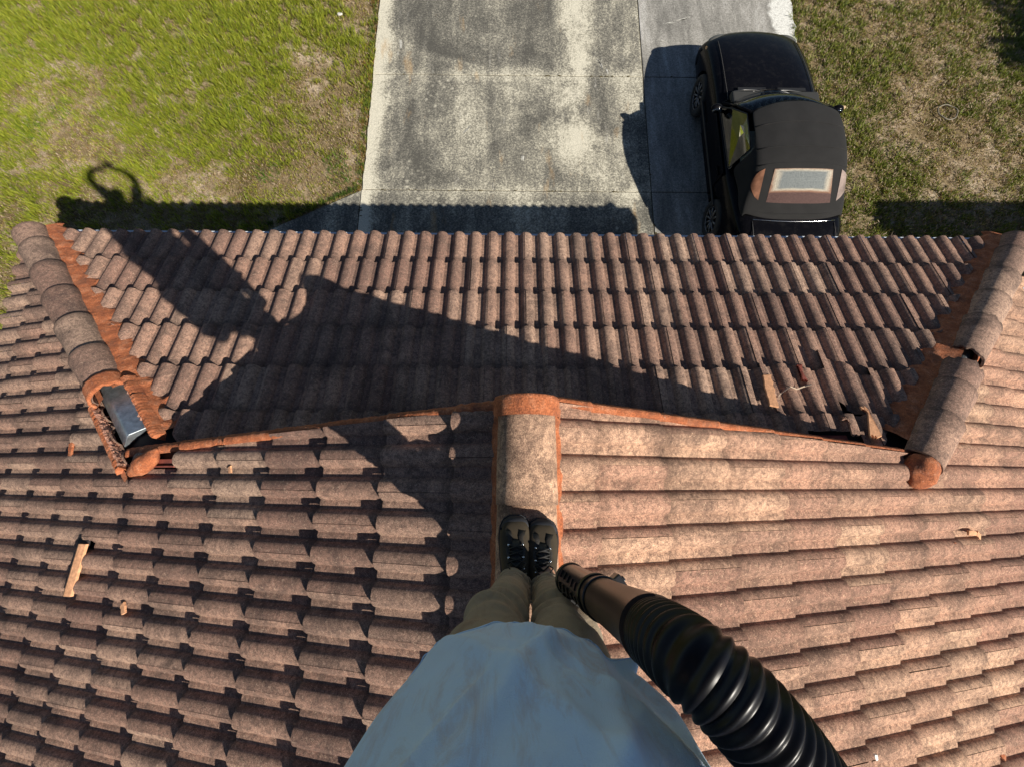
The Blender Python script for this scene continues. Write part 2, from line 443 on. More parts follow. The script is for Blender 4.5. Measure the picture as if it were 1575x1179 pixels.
# ---- mortar
def pan_of(X):                                             # 0 on a crest, 1 in a pan of the front slope
    d = (X-x0) % r; d = min(d, r-d); return min(1, d/(r*.5))
def nz(a, b, c=0.): return mnoise.noise(Vector((a, b, c)))
def hip_mortar(sg, m0, m1, din=.06):
    """bank of mortar between the caps and the front tiles"""
    bm = bmesh.new(); n = int((m1-m0)*260); nq = 9; g = []
    sd = Vector((-sg*SQ, SQ, 0))                            # towards the front slope
    for i in range(n+1):
        m = m0+(m1-m0)*i/n; p = hip_pt(sg, m); row = []
        xx = p.x - sg*.22*SQ; pan = pan_of(xx)
        tooth = ((m*hlen/.105) % 1)
        outer = .215 + .060*pan**1.6 + .03*nz(m*40, 1, sg) + .02*tooth
        for q in range(nq+1):
            d = din + (outer-din)*q/nq
            w = p + sd*d; t_ = q/nq
            z = -w.y*T
            off = .050*(1-t_)**1.5 + .012 - (HH*.75*pan_of(w.x) if d > .20 else 0)*min(1, (d-.20)/.03 if d > .20 else 0)
            off += .006*nz(w.x*30, w.y*30) + .004*nz(w.x*90, w.y*90)
            if q == nq: off -= .03
            row.append(bm.verts.new((w.x, w.y, z+off)))
        g.append(row)
    for a, b in zip(g, g[1:]):
        for q in range(nq): bm.faces.new((a[q], a[q+1], b[q+1], b[q]))
    return from_bm('hip_mortar', bm, M_MORTAR, house)
hip_mortar(-1, .025, .805); hip_mortar(-1, .805, .995, .135); hip_mortar(1, .025, .99)
def hip_mortar_out(sg, m0, m1, wd=.15, hi=.02, din=.05):
    bm = bmesh.new(); n = int((m1-m0)*160); g = []
    sd = Vector((sg*SQ, -SQ, 0))
    for i in range(n+1):
        m = m0+(m1-m0)*i/n; p = hip_pt(sg, m); row = []
        outer = wd + .015*nz(m*50, 4, sg)
        for q in range(6):
            d = din+(outer-din)*q/5; w = p+sd*d; z = (A-abs(w.x))*T
            row.append(bm.verts.new((w.x, w.y, z + hi*(1-q/5) - (.03 if q == 5 else 0) + .004*nz(w.x*60, w.y*60))))
        g.append(row)
    for a, b in zip(g, g[1:]):
        for q in range(5): bm.faces.new((a[q], a[q+1], b[q+1], b[q]))
    return from_bm('hip_mortar', bm, M_MORTAR, house)
hip_mortar_out(-1, 0, .8); hip_mortar_out(1, 0, 1.0); hip_mortar_out(-1, .8, 1.03, .20, .02, .135)
# broken mortar walls left standing where the last left cap is gone
for side in (1, -1):
    bm = bmesh.new(); sd = Vector((SQ, SQ, 0))*side; u = hip_up(-1); g = []; n = 150
    top_ = .056 if side > 0 else .036
    for i in range(n+1):
        m = .80+.205*i/n; p = hip_pt(-1, m, -.02)
        hh = top_+.012*nz(m*45, side*3)+.006*nz(m*140, side)
        d0 = .130+.007*nz(m*60, 2)
        g.append([p+sd*(d0+.006)-u*.04, p+sd*d0+u*hh, p+sd*(d0+.024)+u*(hh+.004*nz(m*90, 7)), p+sd*.172+u*hh*.66, p+sd*.19+u*0])
    loft(bm, g)
    o = from_bm('hip_mortar', bm, M_MORTAR, house, sharp=50); o['label'] = 'bare crumbling mortar wall'
    bm = bmesh.new(); g = []; nn_ = 8
    for i in range(n+1):
        m = .81+.19*i/n; p = hip_pt(-1, m, -.02); row = []
        for k in range(nn_+1):
            h = -.03+(top_+.032)*k/nn_
            d = .129-.034*abs(nz(m*75, k*.45, side))**.8*(.4+1.2*abs(nz(m*22, 6, side)))-.010*nz(m*210, k*1.1, 4)
            if k == nn_: d = .134
            row.append(p+sd*d+u*(h+.006*nz(m*150, k, 2)))
        g.append(row)
    loft(bm, g, closed=False)
    from_bm('torn_bedding', bm, M_TORN, o)
# collar of mortar around the upper end of the last whole left cap
bm = bmesh.new(); u = hip_up(-1); d = (hip_pt(-1, 1)-hip_pt(-1, 0)).normalized(); sd = d.cross(UP).normalized(); g = []
for t in range(7):
    p = hip_pt(-1, .765, .012)+d*(t*.022); ring_ = []
    for i in range(25):
        a = -.1+(PI+.2)*i/24; k = 1+.03*nz(t*.8, i*.7)
        e_ = d*(.022*nz(i*.6, t*.1, 5) if t in (0, 6) else 0)
        ring_.append(p+e_+sd*math.cos(a)*.128*k+u*math.sin(a)*(.103)*k)
    g.append(ring_)
loft(bm, g, closed=False); o = from_bm('hip_mortar', bm, M_MORTAR, house); sm = o.modifiers.new('t', 'SOLIDIFY'); sm.thickness = .02; o['label'] = 'mortar collar around the last whole cap'
# mortar lips at the heads of the hips
def lump(name, c, rad, sq=.5, flat=None, seed=0, mat=M_MORTAR, label=None, rot=None, amp=.14, parent=house):
    bm = bmesh.new(); ellipsoid(bm, (0, 0, 0), rad, 26, 18)
    for v in bm.verts:
        k = 1+amp*mnoise.noise(v.co*14+Vector((seed, 0, 0)))+amp*.4*mnoise.noise(v.co*45+Vector((seed, 5, 0)))
        v.co = v.co*k
    bm.transform(Matrix.Translation(c) @ (rot.to_4x4() if rot else Matrix.Identity(4)))
    o = from_bm(name, bm, mat, parent)
    if label: o['label'] = label
    return o
lump('mortar_plug', hip_pt(1, 1.045, .03), (.125, .10, .085), seed=3, rot=Matrix.Rotation(.75, 3, 'Z'), label='rounded mortar plug closing the head of the right hip')
lump('mortar_plug', hip_pt(-1, 1.035, .005), (.15, .06, .05), seed=9, rot=Matrix.Rotation(.55, 3, 'Z') @ Matrix.Rotation(-.35, 3, 'Y'), amp=.22, label='torn mortar lip at the head of the left hip')
# ridge mortar lines both sides of the ridge caps and at its nose
for sg in (-1, 1):
    bm = bmesh.new(); g = []
    n = 500
    for i in range(n+1):
        y_ = -1.90+(YB+1.9)*i/n; row = []
        wob = .006*nz(y_*25, sg)+.008*nz(y_*9, sg+4)
        pr = profile_at(y_, (yR if sg > 0 else yL)-.058)
        for q in range(6):
            d_ = .105+(.052+wob)*q/5
            x_ = XR+sg*d_; zc = (A-abs(x_))*T
            row.append(bm.verts.new((x_, y_, zc+.030*(1-q/5)+(.008 if q < 5 else -.03)+(.0 if q < 3 else (pr-HH)*.3)+.003*nz(x_*60, y_*60))))
        g.append(row)
    for a, b in zip(g, g[1:]):
        for q in range(5): bm.faces.new((a[q], a[q+1], b[q+1], b[q]))
    from_bm('ridge_mortar', bm, M_MORTAR, house)
bm = bmesh.new(); g = []
for t in range(9):
    u_ = t/8; yy = -1.945+.088*math.sin(u_*PI/2); sc = .99+.03*math.sin(u_*PI)-.07*u_**6; ring_ = []
    for i in range(29):
        a = -.15+(PI+.3)*i/28; k = sc*(1+.025*nz(t*.9, i*.5))
        ring_.append(Vector((XR+math.cos(a)*.140*k, yy, zr-.008+math.sin(a)*.125*k)))
    g.append(ring_)
vs = loft(bm, g, closed=False); bm.faces.new(vs[-1])
o = from_bm('ridge_mortar', bm, M_MORTAR, house); o['label'] = 'rounded mortar nose closing the front of the ridge'
# rake mortar along both gable edges
for sg in (-1, 1):
    bm = bmesh.new(); g = []; n = 260
    for i in range(n+1):
        X = sg*((.13 if sg < 0 else .05)+(A-B+(.0 if sg < 0 else .06))*i/n); base = (A-abs(X))*T
        e0 = eL if sg < 0 else eR; off0 = -.045 if sg < 0 else sR
        sl_ = (A-abs(X))/c_-off0; fr = (sl_ % e0)/e0; stp = .029*(1-fr)
        w = .004*nz(X*30, sg)+.003*nz(X*90, sg)
        lip = .010*nz(X*7, sg*3)
        sec = [(-1.925, -.055), (-1.925+lip, -.012), (-1.915+lip, -.004), (-1.895, -.003), (-1.876, -.014), (-1.866+w, -.04), (-1.866, -.10), (-1.925, -.10)]
        g.append([(X, yy+.030-.068*abs(X)+(.012 if sg > 0 and yy < -1.88 else 0), base+zz+stp+w-(.014 if sg > 0 else .006)) for yy, zz in sec])
    loft(bm, g)
    from_bm('rake_mortar', bm, M_MORTAR, house)
# torn strip of underlay and battens in the hole by the left gable foot
bm = bmesh.new()
box(bm, (-2.32, -2.11, .835), (.26, .03, .018), Matrix.Rotation(-math.atan(T), 3, 'Y')); box(bm, (-2.32, -2.14, .84), (.26, .010, .03), Matrix.Rotation(-math.atan(T), 3, 'Y'))
from_bm('batten', bm, M_CLAYRED, house, smooth=False)
bm = bmesh.new()
box(bm, (1.97, -1.93, .70), (.32, .05, .012), Matrix.Rotation(-math.atan(T), 3, 'X')); from_bm('batten', bm, M_CLAYRED, house, smooth=False)

# ------------------------------------------------------------------ loose pieces on the roof
def slope_frame(which, X, Y, lift=0):
    if which == 'L': n, s, w = Nl, Sl, Wl; z = (X+A)*T
    elif which == 'R': n, s, w = Nr_, Sr, Wr; z = (A-X)*T
    else: n, s, w = Nf, Sf, Wf; z = -Y*T
    return Vector((X, Y, z))+n*lift, w, s, n
def shard(name, which, X, Y, L, Wd, th, ang, mat, label, cat, lift=.01, seed=0, tilt=0, group=None, bend=0.):
    o_, w, s, n = slope_frame(which, X, Y, lift)
    ca, sa = math.cos(ang), math.sin(ang); d1 = w*ca+s*sa; d2 = s*ca-w*sa
    d1 = (d1+n*tilt).normalized()
    rg = random.Random(seed); bm = bmesh.new(); K = 9
    out = []
    for i in range(K+1): out.append((-L/2+L*i/K, -Wd/2+rg.uniform(-.09, .09)*Wd))
    for i in range(K+1): out.append((L/2-L*i/K, Wd/2+rg.uniform(-.09, .09)*Wd))
    out[0] = (out[0][0]+.1*Wd, out[0][1]); out[-1] = (out[-1][0]-.12*Wd, out[-1][1]); out[K] = (out[K][0]-rg.uniform(0, .4)*Wd, out[K][1])
    rings = [[o_+d1*a*k+d2*b*k+n*(z+bend*a) for a, b in out] for z, k in ((0, 1), (th, .985))]
    loft(bm, rings); o = from_bm(name, bm, mat, None, smooth=False, loc=o_)
    bevel_mod(o, .0025, 1); return tag(o, label, cat, group)
# long broken strip of tile on the left slope with its hole
root = empty('tile_strip', (-2.86, -2.77, .66), 'long narrow broken strip of tile lying across the left roof slope', 'tile fragment', group='loose fragments of broken tile')
o_, w, s, n = slope_frame('L', -2.86, -2.775, .016)
bm = bmesh.new(); g = []
for i in range(13):
    t = (i/12-.5)*.31; k = 1+.08*nz(i*.8, 3)
    p = o_+w*t-s*(.04*(i/12-.5)*1.2)
    hw = .038*k
    g.append([p-s*hw, p-s*hw+n*.018, p-s*hw*.35+n*.026, p+s*hw*.3+n*.022, p+s*hw+n*.016, p+s*hw])
loft(bm, g); from_bm('fragment_body', bm, M_CLAY, root, smooth=False)
bm = bmesh.new(); box(bm, tuple(o_-w*.165+n*-.004), (.11, .045, .012), Matrix.Rotation(-math.atan(T), 3, 'Y')); from_bm('hole_shade_plate', bm, M_DARK, root, smooth=False)  # dark plate laid over the gap, standing in for the shade inside the hole
shard('tile_chip', 'L', -2.373, -2.949, .06, .035, .012, .5, M_CLAY, 'small pale tile chip on the left slope below the long strip', 'tile chip', seed=2, group='broken chips of tile lying on the roof')
shard('tile_chip', 'L', -2.12, -2.565, .05, .03, .012, 1.2, M_CLAY, 'small dark-edged chip beside a notch in the left slope', 'tile chip', seed=3, group='broken chips of tile lying on the roof')
shard('mortar_chip', 'L', -3.2, -2.022, .10, .04, .014, .2, M_MORTAR, 'flat orange mortar chip on the far left tiles left of the broken hip', 'mortar chip', seed=4, group='orange mortar chips lying on the roof')
shard('tile_chip', 'L', -1.711, -2.162, .04, .018, .01, .3, M_CLAY, 'tiny pale chip on the left slope just under the gable edge', 'tile chip', seed=5, group='broken chips of tile lying on the roof')
shard('tile_chip', 'R', 2.86, -2.53, .10, .03, .012, 1.5, M_CLAY, 'pale split chip at a tile edge on the right slope', 'tile chip', seed=6, group='broken chips of tile lying on the roof')
shard('tile_chip', 'R', 2.92, -2.545, .05, .035, .012, .9, M_CLAY, 'pointed chip lying against the pale split chip on the right slope', 'tile chip', seed=7, group='broken chips of tile lying on the roof')
shard('mortar_chip', 'R', 2.662, -2.60, .045, .03, .01, 0, M_MORTAR, 'orange mortar speck under the pale split chips on the right slope', 'mortar chip', seed=8, group='orange mortar chips lying on the roof')
shard('pebble', 'R', 1.66, -3.53, .028, .022, .014, 0, simple('white_stone', (.7, .68, .64), .7), 'small white pebble on the right slope beside the black hose', 'pebble', seed=9)
shard('mortar_chip', 'R', 2.691, -3.738, .06, .025, .012, .8, M_MORTAR, 'orange mortar chip at the bottom right of the right slope', 'mortar chip', seed=10, group='orange mortar chips lying on the roof')
# broken tile slipped over the front slope
root = empty('broken_tile', (1.80, -1.6, .64), 'cracked tile slipped crookedly over the right of the front slope, its raw orange core showing', 'roof tile')
bm = bmesh.new()
kk = front_kj(1.80, -1.6)
Wq = (Wf*math.cos(.05)+Sf*math.sin(.05)).normalized(); Sq = (Sf*math.cos(.05)-Wf*math.sin(.05)).normalized()
make_tiles(bm, Vector((1.985, -1.375, .529))+Nf*(.012-HH), Wq, Sq, Nf, -.012, (0, 1), (0, 1), .379, 0, None, thick=.018, step=.026)
tiles_obj('tile_face', bm, M_TILE_SHADE, root)
bm = bmesh.new()
o_, w, s, n = slope_frame('F', 1.845, -1.59, .042)
pts = [(-.135, .03), (-.10, .028), (-.03, .0), (.02, .012), (.075, -.02), (.10, -.045), (.13, -.09)]
g = []
for a, b in pts: g.append([o_+w*a-s*b+n*(profile_at(a, .01)-.035)+q for q in (s*.004, s*.004+n*.004, -s*.004+n*.004, -s*.004)])
loft(bm, g); from_bm('crack', bm, simple('pale_break', (.62, .47, .34), .9), root, smooth=False)
shard('tile_corner', 'F', 1.685, -1.60, .27, .062, .014, 1.44, M_CLAY, 'orange wedge of broken tile core on the front slope beside the slipped tile', 'tile fragment', lift=.022, seed=12, group='loose fragments of broken tile')
shard('tile_corner', 'F', 1.955, -1.46, .022, .13, .02, -.05, M_CLAYRED, 'thin red sliver standing at the top of the slipped tile on the front slope', 'tile fragment', lift=.02, seed=13, group='loose fragments of broken tile')
shard('tile_corner', 'F', 2.27, -1.83, .055, .22, .014, -.14, M_CLAY, 'pale narrow tile strip lying crooked beside the right gable foot', 'tile fragment', lift=.02, seed=14, group='loose fragments of broken tile')
shard('tile_corner', 'F', 2.13, -1.86, .05, .13, .014, .2, M_TILE_SHADE, 'grey tile fragment between two rolls near the right gable foot', 'tile fragment', lift=.018, seed=15, group='loose fragments of broken tile')

# ------------------------------------------------------------------ ground
G = -H
def vnoise(x, y, seed=0):
    xi, yi = np.floor(x).astype(int), np.floor(y).astype(int); fx, fy = x-xi, y-yi
    fx = fx*fx*(3-2*fx); fy = fy*fy*(3-2*fy)
    def hsh(a, b):
        h = (a*374761393 + b*668265263 + seed*1442695) & 0x7fffffff
        h = ((h ^ (h >> 13))*1274126177) & 0x7fffffff
        return ((h ^ (h >> 16)) & 0xffff)/65535.
    return (hsh(xi, yi)*(1-fx)+hsh(xi+1, yi)*fx)*(1-fy)+(hsh(xi, yi+1)*(1-fx)+hsh(xi+1, yi+1)*fx)*fy
def fbm(x, y, seed=0, o=4):
    s, a, t = 0, 1, 0
    for i in range(o): s = s+a*vnoise(x*2**i, y*2**i, seed+i*17); t += a; a *= .55
    return s/t
def soil_material():
    m, n, b = new_mat('lawn_soil'); v = objvec(n)
    a = noise_node(n, v, 1.6, 6, .65); f = noise_node(n, v, 60, 5, .75)
    c = ramp(n, a, [(.36, (.13, .10, .045)), (.5, (.24, .18, .10)), (.66, (.46, .37, .27))])
    c = mixc(n, 1.0, c, ramp(n, f, [(.35, (.45,)*3), (.65, (1.5,)*3)]), 'MULTIPLY')
    n.links.new(c, b.inputs['Base Color']); b.inputs['Roughness'].default_value = 1; b.inputs['Specular IOR Level'].default_value = .1
    bump(n, b, f, .8, .02); return m
bm = bmesh.new(); quad(bm, (-1500, -1500, G-.03), (1500, -1500, G-.03), (1500, 1500, G-.03), (-1500, 1500, G-.03))
def turf_material():
    m, n, b = new_mat('distant_turf'); v = objvec(n)
    c = ramp(n, noise_node(n, v, .5, 8, .7), [(.35, (.10, .13, .025)), (.55, (.20, .22, .05)), (.7, (.30, .26, .12))])
    f = noise_node(n, v, 25, 6, .8); c = mixc(n, 1.0, c, ramp(n, f, [(.35, (.5,)*3), (.65, (1.5,)*3)]), 'MULTIPLY')
    n.links.new(c, b.inputs['Base Color']); b.inputs['Roughness'].default_value = 1; bump(n, b, f, .8, .03); return m
tag(from_bm('ground', bm, turf_material(), smooth=False), kind='structure')
bm = bmesh.new(); box(bm, (0, 3.5, G-.034), (26, 11, .02)); tag(from_bm('lawn_soil', bm, soil_material(), smooth=False), kind='structure')

def concrete_material(name, stained):
    m, n, b = new_mat(name); v = objvec(n); sx = N(n, 'ShaderNodeSeparateXYZ'); n.links.new(v, sx.inputs[0])
    base = (.50, .47, .395) if stained else (.42, .42, .41)
    f = noise_node(n, v, 95, 5, .85)
    if stained:
        a = noise_node(n, v, .62, 9, .66, .9)
        st = noise_node(n, objvec(n, (2.2, .42, 1)), 1.3, 7, .66, .5)
        mm = mathn(n, 'ADD', mathn(n, 'MULTIPLY', a, .62), mathn(n, 'MULTIPLY', st, .42))
        mott = noise_node(n, v, 34, 6, .8)
        mm = mathn(n, 'ADD', mm, mathn(n, 'MULTIPLY', mathn(n, 'SUBTRACT', mott, .5), .85))
        for jy in (2.425, 4.745):
            jr = N(n, 'ShaderNodeMapRange'); n.links.new(mathn(n, 'ABSOLUTE', mathn(n, 'SUBTRACT', sx.outputs[1], jy)), jr.inputs[0])
            jr.inputs[1].default_value = .02; jr.inputs[2].default_value = .16; jr.inputs[3].default_value = .055; jr.inputs[4].default_value = 0; mm = mathn(n, 'SUBTRACT', mm, jr.outputs[0])
        # kerbside strip stays clean
        edge = noise_node(n, v, 3, 8, .7)
        ex = mathn(n, 'ADD', sx.outputs[0], mathn(n, 'MULTIPLY', mathn(n, 'SUBTRACT', edge, .5), .30))
        cl = N(n, 'ShaderNodeMapRange'); cl.inputs[1].default_value = -2.50; cl.inputs[2].default_value = -2.28; cl.inputs[3].default_value = .26; cl.inputs[4].default_value = 0; n.links.new(ex, cl.inputs[0])
        mm = mathn(n, 'SUBTRACT', mm, mathn(n, 'MULTIPLY', cl.outputs[0], mathn(n, 'GREATER_THAN', sx.outputs[0], -2.625)))
        # pale run-off streak down the middle right
        pk = N(n, 'ShaderNodeMapRange'); n.links.new(mathn(n, 'ABSOLUTE', mathn(n, 'SUBTRACT', mathn(n, 'ADD', sx.outputs[0], mathn(n, 'MULTIPLY', mathn(n, 'SUBTRACT', edge, .5), .7)), .98)), pk.inputs[0])
        pk.inputs[1].default_value = .06; pk.inputs[2].default_value = .42; pk.inputs[3].default_value = .17; pk.inputs[4].default_value = 0
        yk = N(n, 'ShaderNodeMapRange'); n.links.new(sx.outputs[1], yk.inputs[0]); yk.inputs[1].default_value = 2.7; yk.inputs[2].default_value = 3.3
        mm = mathn(n, 'SUBTRACT', mm, mathn(n, 'MULTIPLY', pk.outputs[0], yk.outputs[0]))
        c = ramp(n, mm, [(.35, (.56, .53, .43)), (.43, (.33, .31, .245)), (.50, (.185, .176, .148)), (.62, (.080, .077, .067))])
        # lichen dots
        vo = N(n, 'ShaderNodeTexVoronoi'); vo.inputs['Scale'].default_value = 9; n.links.new(v, vo.inputs['Vector'])
        reg = noise_node(n, v, .8, 3)
        dm = mathn(n, 'MULTIPLY', ramp(n, vo.outputs['Distance'], [(.10, (.55,)*3), (.34, (0,)*3)]), ramp(n, reg, [(.52, (0,)*3), (.60, (1,)*3)]))
        c = mixc(n, dm, c, (.60, .57, .46))
        ru = noise_node(n, objvec(n, (3, .8, 1)), 1.1, 5, .6)
        c = mixc(n, ramp(n, ru, [(.62, (0,)*3), (.74, (.45,)*3)]), c, (.45, .27, .10))
    else:
        st = noise_node(n, objvec(n, (2.5, .5, 1)), 1.5, 7, .66, .3)
        c = ramp(n, st, [(.35, (.17, .165, .15)), (.55, (.29, .28, .255)), (.70, (.42, .41, .385))])
        c = mixc(n, 1.0, c, ramp(n, noise_node(n, v, 40, 6, .8), [(.38, (.62,)*3), (.62, (1.35,)*3)]), 'MULTIPLY')
        wx = noise_node(n, v, 3, 5, .7)
        ex = mathn(n, 'ADD', sx.outputs[0], mathn(n, 'MULTIPLY', mathn(n, 'SUBTRACT', wx, .5), .5))
        pa = N(n, 'ShaderNodeMapRange'); n.links.new(ex, pa.inputs[0]); pa.inputs[1].default_value = 4.60; pa.inputs[2].default_value = 4.68
        c = mixc(n, mathn(n, 'MULTIPLY', pa.outputs[0], ramp(n, noise_node(n, v, 22, 6, .75), [(.36, (.35,)*3), (.5, (1,)*3)])), c, (.66, .66, .62))
    c = mixc(n, 1.0, c, ramp(n, f, [(.36, (.58,)*3), (.5, (1.0,)*3), (.64, (1.38,)*3)]), 'MULTIPLY')
    sc = N(n, 'ShaderNodeTexNoise'); sc.inputs['Scale'].default_value = 1.3; sc.inputs['Detail'].default_value = 9; sc.inputs['Roughness'].default_value = .8
    n.links.new(objvec(n, (9, 1.3, 1)), sc.inputs['Vector'])
    c = mixc(n, ramp(n, sc.outputs[0], [(.60, (0,)*3), (.68, (.4,)*3)]), c, (.62, .60, .54))
    n.links.new(c, b.inputs['Base Color']); b.inputs['Roughness'].default_value = .9; b.inputs['Specular IOR Level'].default_value = .3
    bump(n, b, f, .5, .004); return m
M_CONC = concrete_material('stained_concrete', True); M_CONC2 = concrete_material('grey_concrete', False)
# panels with real joints between them
def panel(bm, pts, top=G+.012, th=.10):
    loft(bm, [[(x, y, top-th) for x, y in pts], [(x, y, top-.006) for x, y in pts],
              [(x+(.006 if x < sum(p[0] for p in pts)/len(pts) else -.006), y+(.006 if y < sum(p[1] for p in pts)/len(pts) else -.006), top) for x, y in pts]])
def wavy(x0_, y0_, x1_, y1_, n, amp, seed):
    return [(x0_+(x1_-x0_)*i/n+amp*nz(i*.7, seed)*(0 < i < n), y0_+(y1_-y0_)*i/n) for i in range(n+1)]
bm = bmesh.new(); ys = [-.45, 2.425, 4.745, 7.05, 9.4, 11.7, 13.95]
for a, b_ in zip(ys, ys[1:]):
    lft = wavy(-2.60, b_-.006, -2.60, a+.006, 24, .02, a)
    if a < 0: lft = [(-2.615, b_-.006), (-2.612, a+.006)]
    panel(bm, lft+[(2.172, a+.006), (2.172, b_-.006)])
panel(bm, [(-2.628, 2.40), (-3.2, 2.10), (-4.5, 1.44), (-5.6, .9), (-5.6, -.45), (-2.628, -.45)])
tag(from_bm('driveway', bm, M_CONC, smooth=False), kind='structure')
bm = bmesh.new()
for a, b_ in zip(ys, ys[1:]):
    rgt = wavy(5.04, a+.006, 5.04, b_-.006, 24, .07, a+50)
    panel(bm, rgt+[(2.188, b_-.006), (2.188, a+.006)])
tag(from_bm('driveway_extension', bm, M_CONC2, smooth=False), kind='structure')
bm = bmesh.new(); box(bm, (1.2, 6.7, G-.012), (7.5, 14.3, .03)); tag(from_bm('joint_soil', bm, simple('joint_dirt', (.06, .05, .03), 1), smooth=False), kind='structure')
# concrete path is bounded by a street and kerb further out, as in any front yard
bm = bmesh.new(); box(bm, (0, 17, G-.01), (300, 6, .04)); tag(from_bm('road', bm, simple('asphalt', (.05, .05, .05), .9, nscale=40, namt=.3), smooth=False), kind='structure')
bm = bmesh.new()
for x_, y_, l_, a_ in ((1.45, 5.0, .30, 1.9), (1.56, 4.85, .16, 1.8), (3.0, 6.05, .34, .35), (2.75, 5.95, .22, .2), (2.55, 5.55, .14, -.1), (-2.15, 5.4, .26, 1.65), (-.9, 3.6, .25, .9), (.05, 3.05, .16, 1.5)):
    d_ = Vector((math.cos(a_), math.sin(a_), 0)); p_ = Vector((-d_.y, d_.x, 0)); z_ = Vector((0, 0, G+.0155)); lw = rng.uniform(.006, .013)
    for q in range(3):
        o_ = Vector((x_, y_, 0))+p_*rng.uniform(-.02, .02)+z_; L0 = l_*rng.uniform(.5, 1)/2
        prev = None
        for i in range(9):
            t = i/8*2-1; c0_ = o_+d_*L0*t+p_*(.05*l_*t*t+.004*nz(t*4, x_+q)); w_ = lw*(1-abs(t)**2)*rng.uniform(.4, 1)+.0008
            cur = (bm.verts.new(c0_-p_*w_), bm.verts.new(c0_+p_*w_))
            if prev: bm.faces.new((prev[0], cur[0], cur[1], prev[1]))
            prev = cur
    z_ = z_
tag(from_bm('scuff_marks', bm, simple('rubbed_concrete', (.52, .51, .46), .9, nscale=70, namt=.4), smooth=False), 'pale scratch and scuff marks rubbed into the concrete slabs', 'scuff marks', kind='stuff')
# moss and dirt clods in the joints
bm = bmesh.new()
for i in range(70):
    y_ = rng.choice(ys[1:3]); x_ = rng.uniform(-2.4, 4.8) if i < 40 else rng.choice([.5, .62, 1.5, 1.56])+rng.uniform(-.08, .08)
    if i > 55: x_, y_ = rng.choice([(-2.62, 1.95), (2.18, 1.72), (2.18, 2.9)]); x_ += rng.uniform(-.04, .04); y_ += rng.uniform(-.15, .15)
    ellipsoid(bm, (x_, y_+rng.uniform(-.012, .012), G+.012), (rng.uniform(.008, .03), rng.uniform(.006, .014), .008), 7, 5)
tag(from_bm('moss', bm, simple('moss', (.07, .055, .02), 1, nscale=50, namt=.5)), 'dark moss and dirt clinging along the driveway joints', 'moss', kind='stuff')

# ------------------------------------------------------------------ grass
def grass_mat():
    m, n, b = new_mat('grass_blades'); at = N(n, 'ShaderNodeAttribute', attribute_name='col')
    n.links.new(at.outputs['Color'], b.inputs['Base Color']); b.inputs['Roughness'].default_value = .55
    b.inputs['Specular IOR Level'].default_value = .35
    tr = N(n, 'ShaderNodeBsdfTranslucent'); n.links.new(at.outputs['Color'], tr.inputs[0])
    mx = N(n, 'ShaderNodeMixShader'); mx.inputs[0].default_value = .3
    n.links.new(b.outputs[0], mx.inputs[1]); n.links.new(tr.outputs[0], mx.inputs[2]); n.links.new(mx.outputs[0], n.nodes['Material Output'].inputs[0]); return m
M_GRASS = grass_mat()
def blades(name, px, py, h, wd, col, lean, label):
    n = len(px); ang = nr.rand(n)*2*PI; la = nr.rand(n)*2*PI
    lx = np.cos(la)*h*lean*nr.rand(n); ly = np.sin(la)*h*lean*nr.rand(n)
    wx, wy = np.cos(ang)*wd, np.sin(ang)*wd
    V = np.zeros((n, 5, 3)); z0 = G-.02
    V[:, 0] = np.stack([px-wx, py-wy, np.full(n, z0)], -1); V[:, 1] = np.stack([px+wx, py+wy, np.full(n, z0)], -1)
    V[:, 2] = np.stack([px+wx*.8+lx*.4, py+wy*.8+ly*.4, z0+h*.6], -1); V[:, 3] = np.stack([px-wx*.8+lx*.4, py-wy*.8+ly*.4, z0+h*.6], -1)
    V[:, 4] = np.stack([px+lx, py+ly, z0+h], -1)
    me = bpy.data.meshes.new(name); me.vertices.add(n*5); me.vertices.foreach_set('co', V.ravel())
    base = np.arange(n)[:, None]*5
    loops = np.concatenate([base+np.array([0, 1, 2, 3]), base+np.array([3, 2, 4])], 1).ravel()
    me.loops.add(len(loops)); me.loops.foreach_set('vertex_index', loops)
    me.polygons.add(2*n); st = np.stack([np.arange(n)*7, np.arange(n)*7+4], 1).ravel()
    me.polygons.foreach_set('loop_start', st)
    me.update(calc_edges=True)
    at = me.attributes.new('col', 'FLOAT_COLOR', 'POINT')
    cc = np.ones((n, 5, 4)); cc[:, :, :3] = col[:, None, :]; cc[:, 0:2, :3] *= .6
    at.data.foreach_set('color', cc.ravel())
    o = link(name, me, M_GRASS, smooth=False); return tag(o, label, 'grass', kind='stuff')
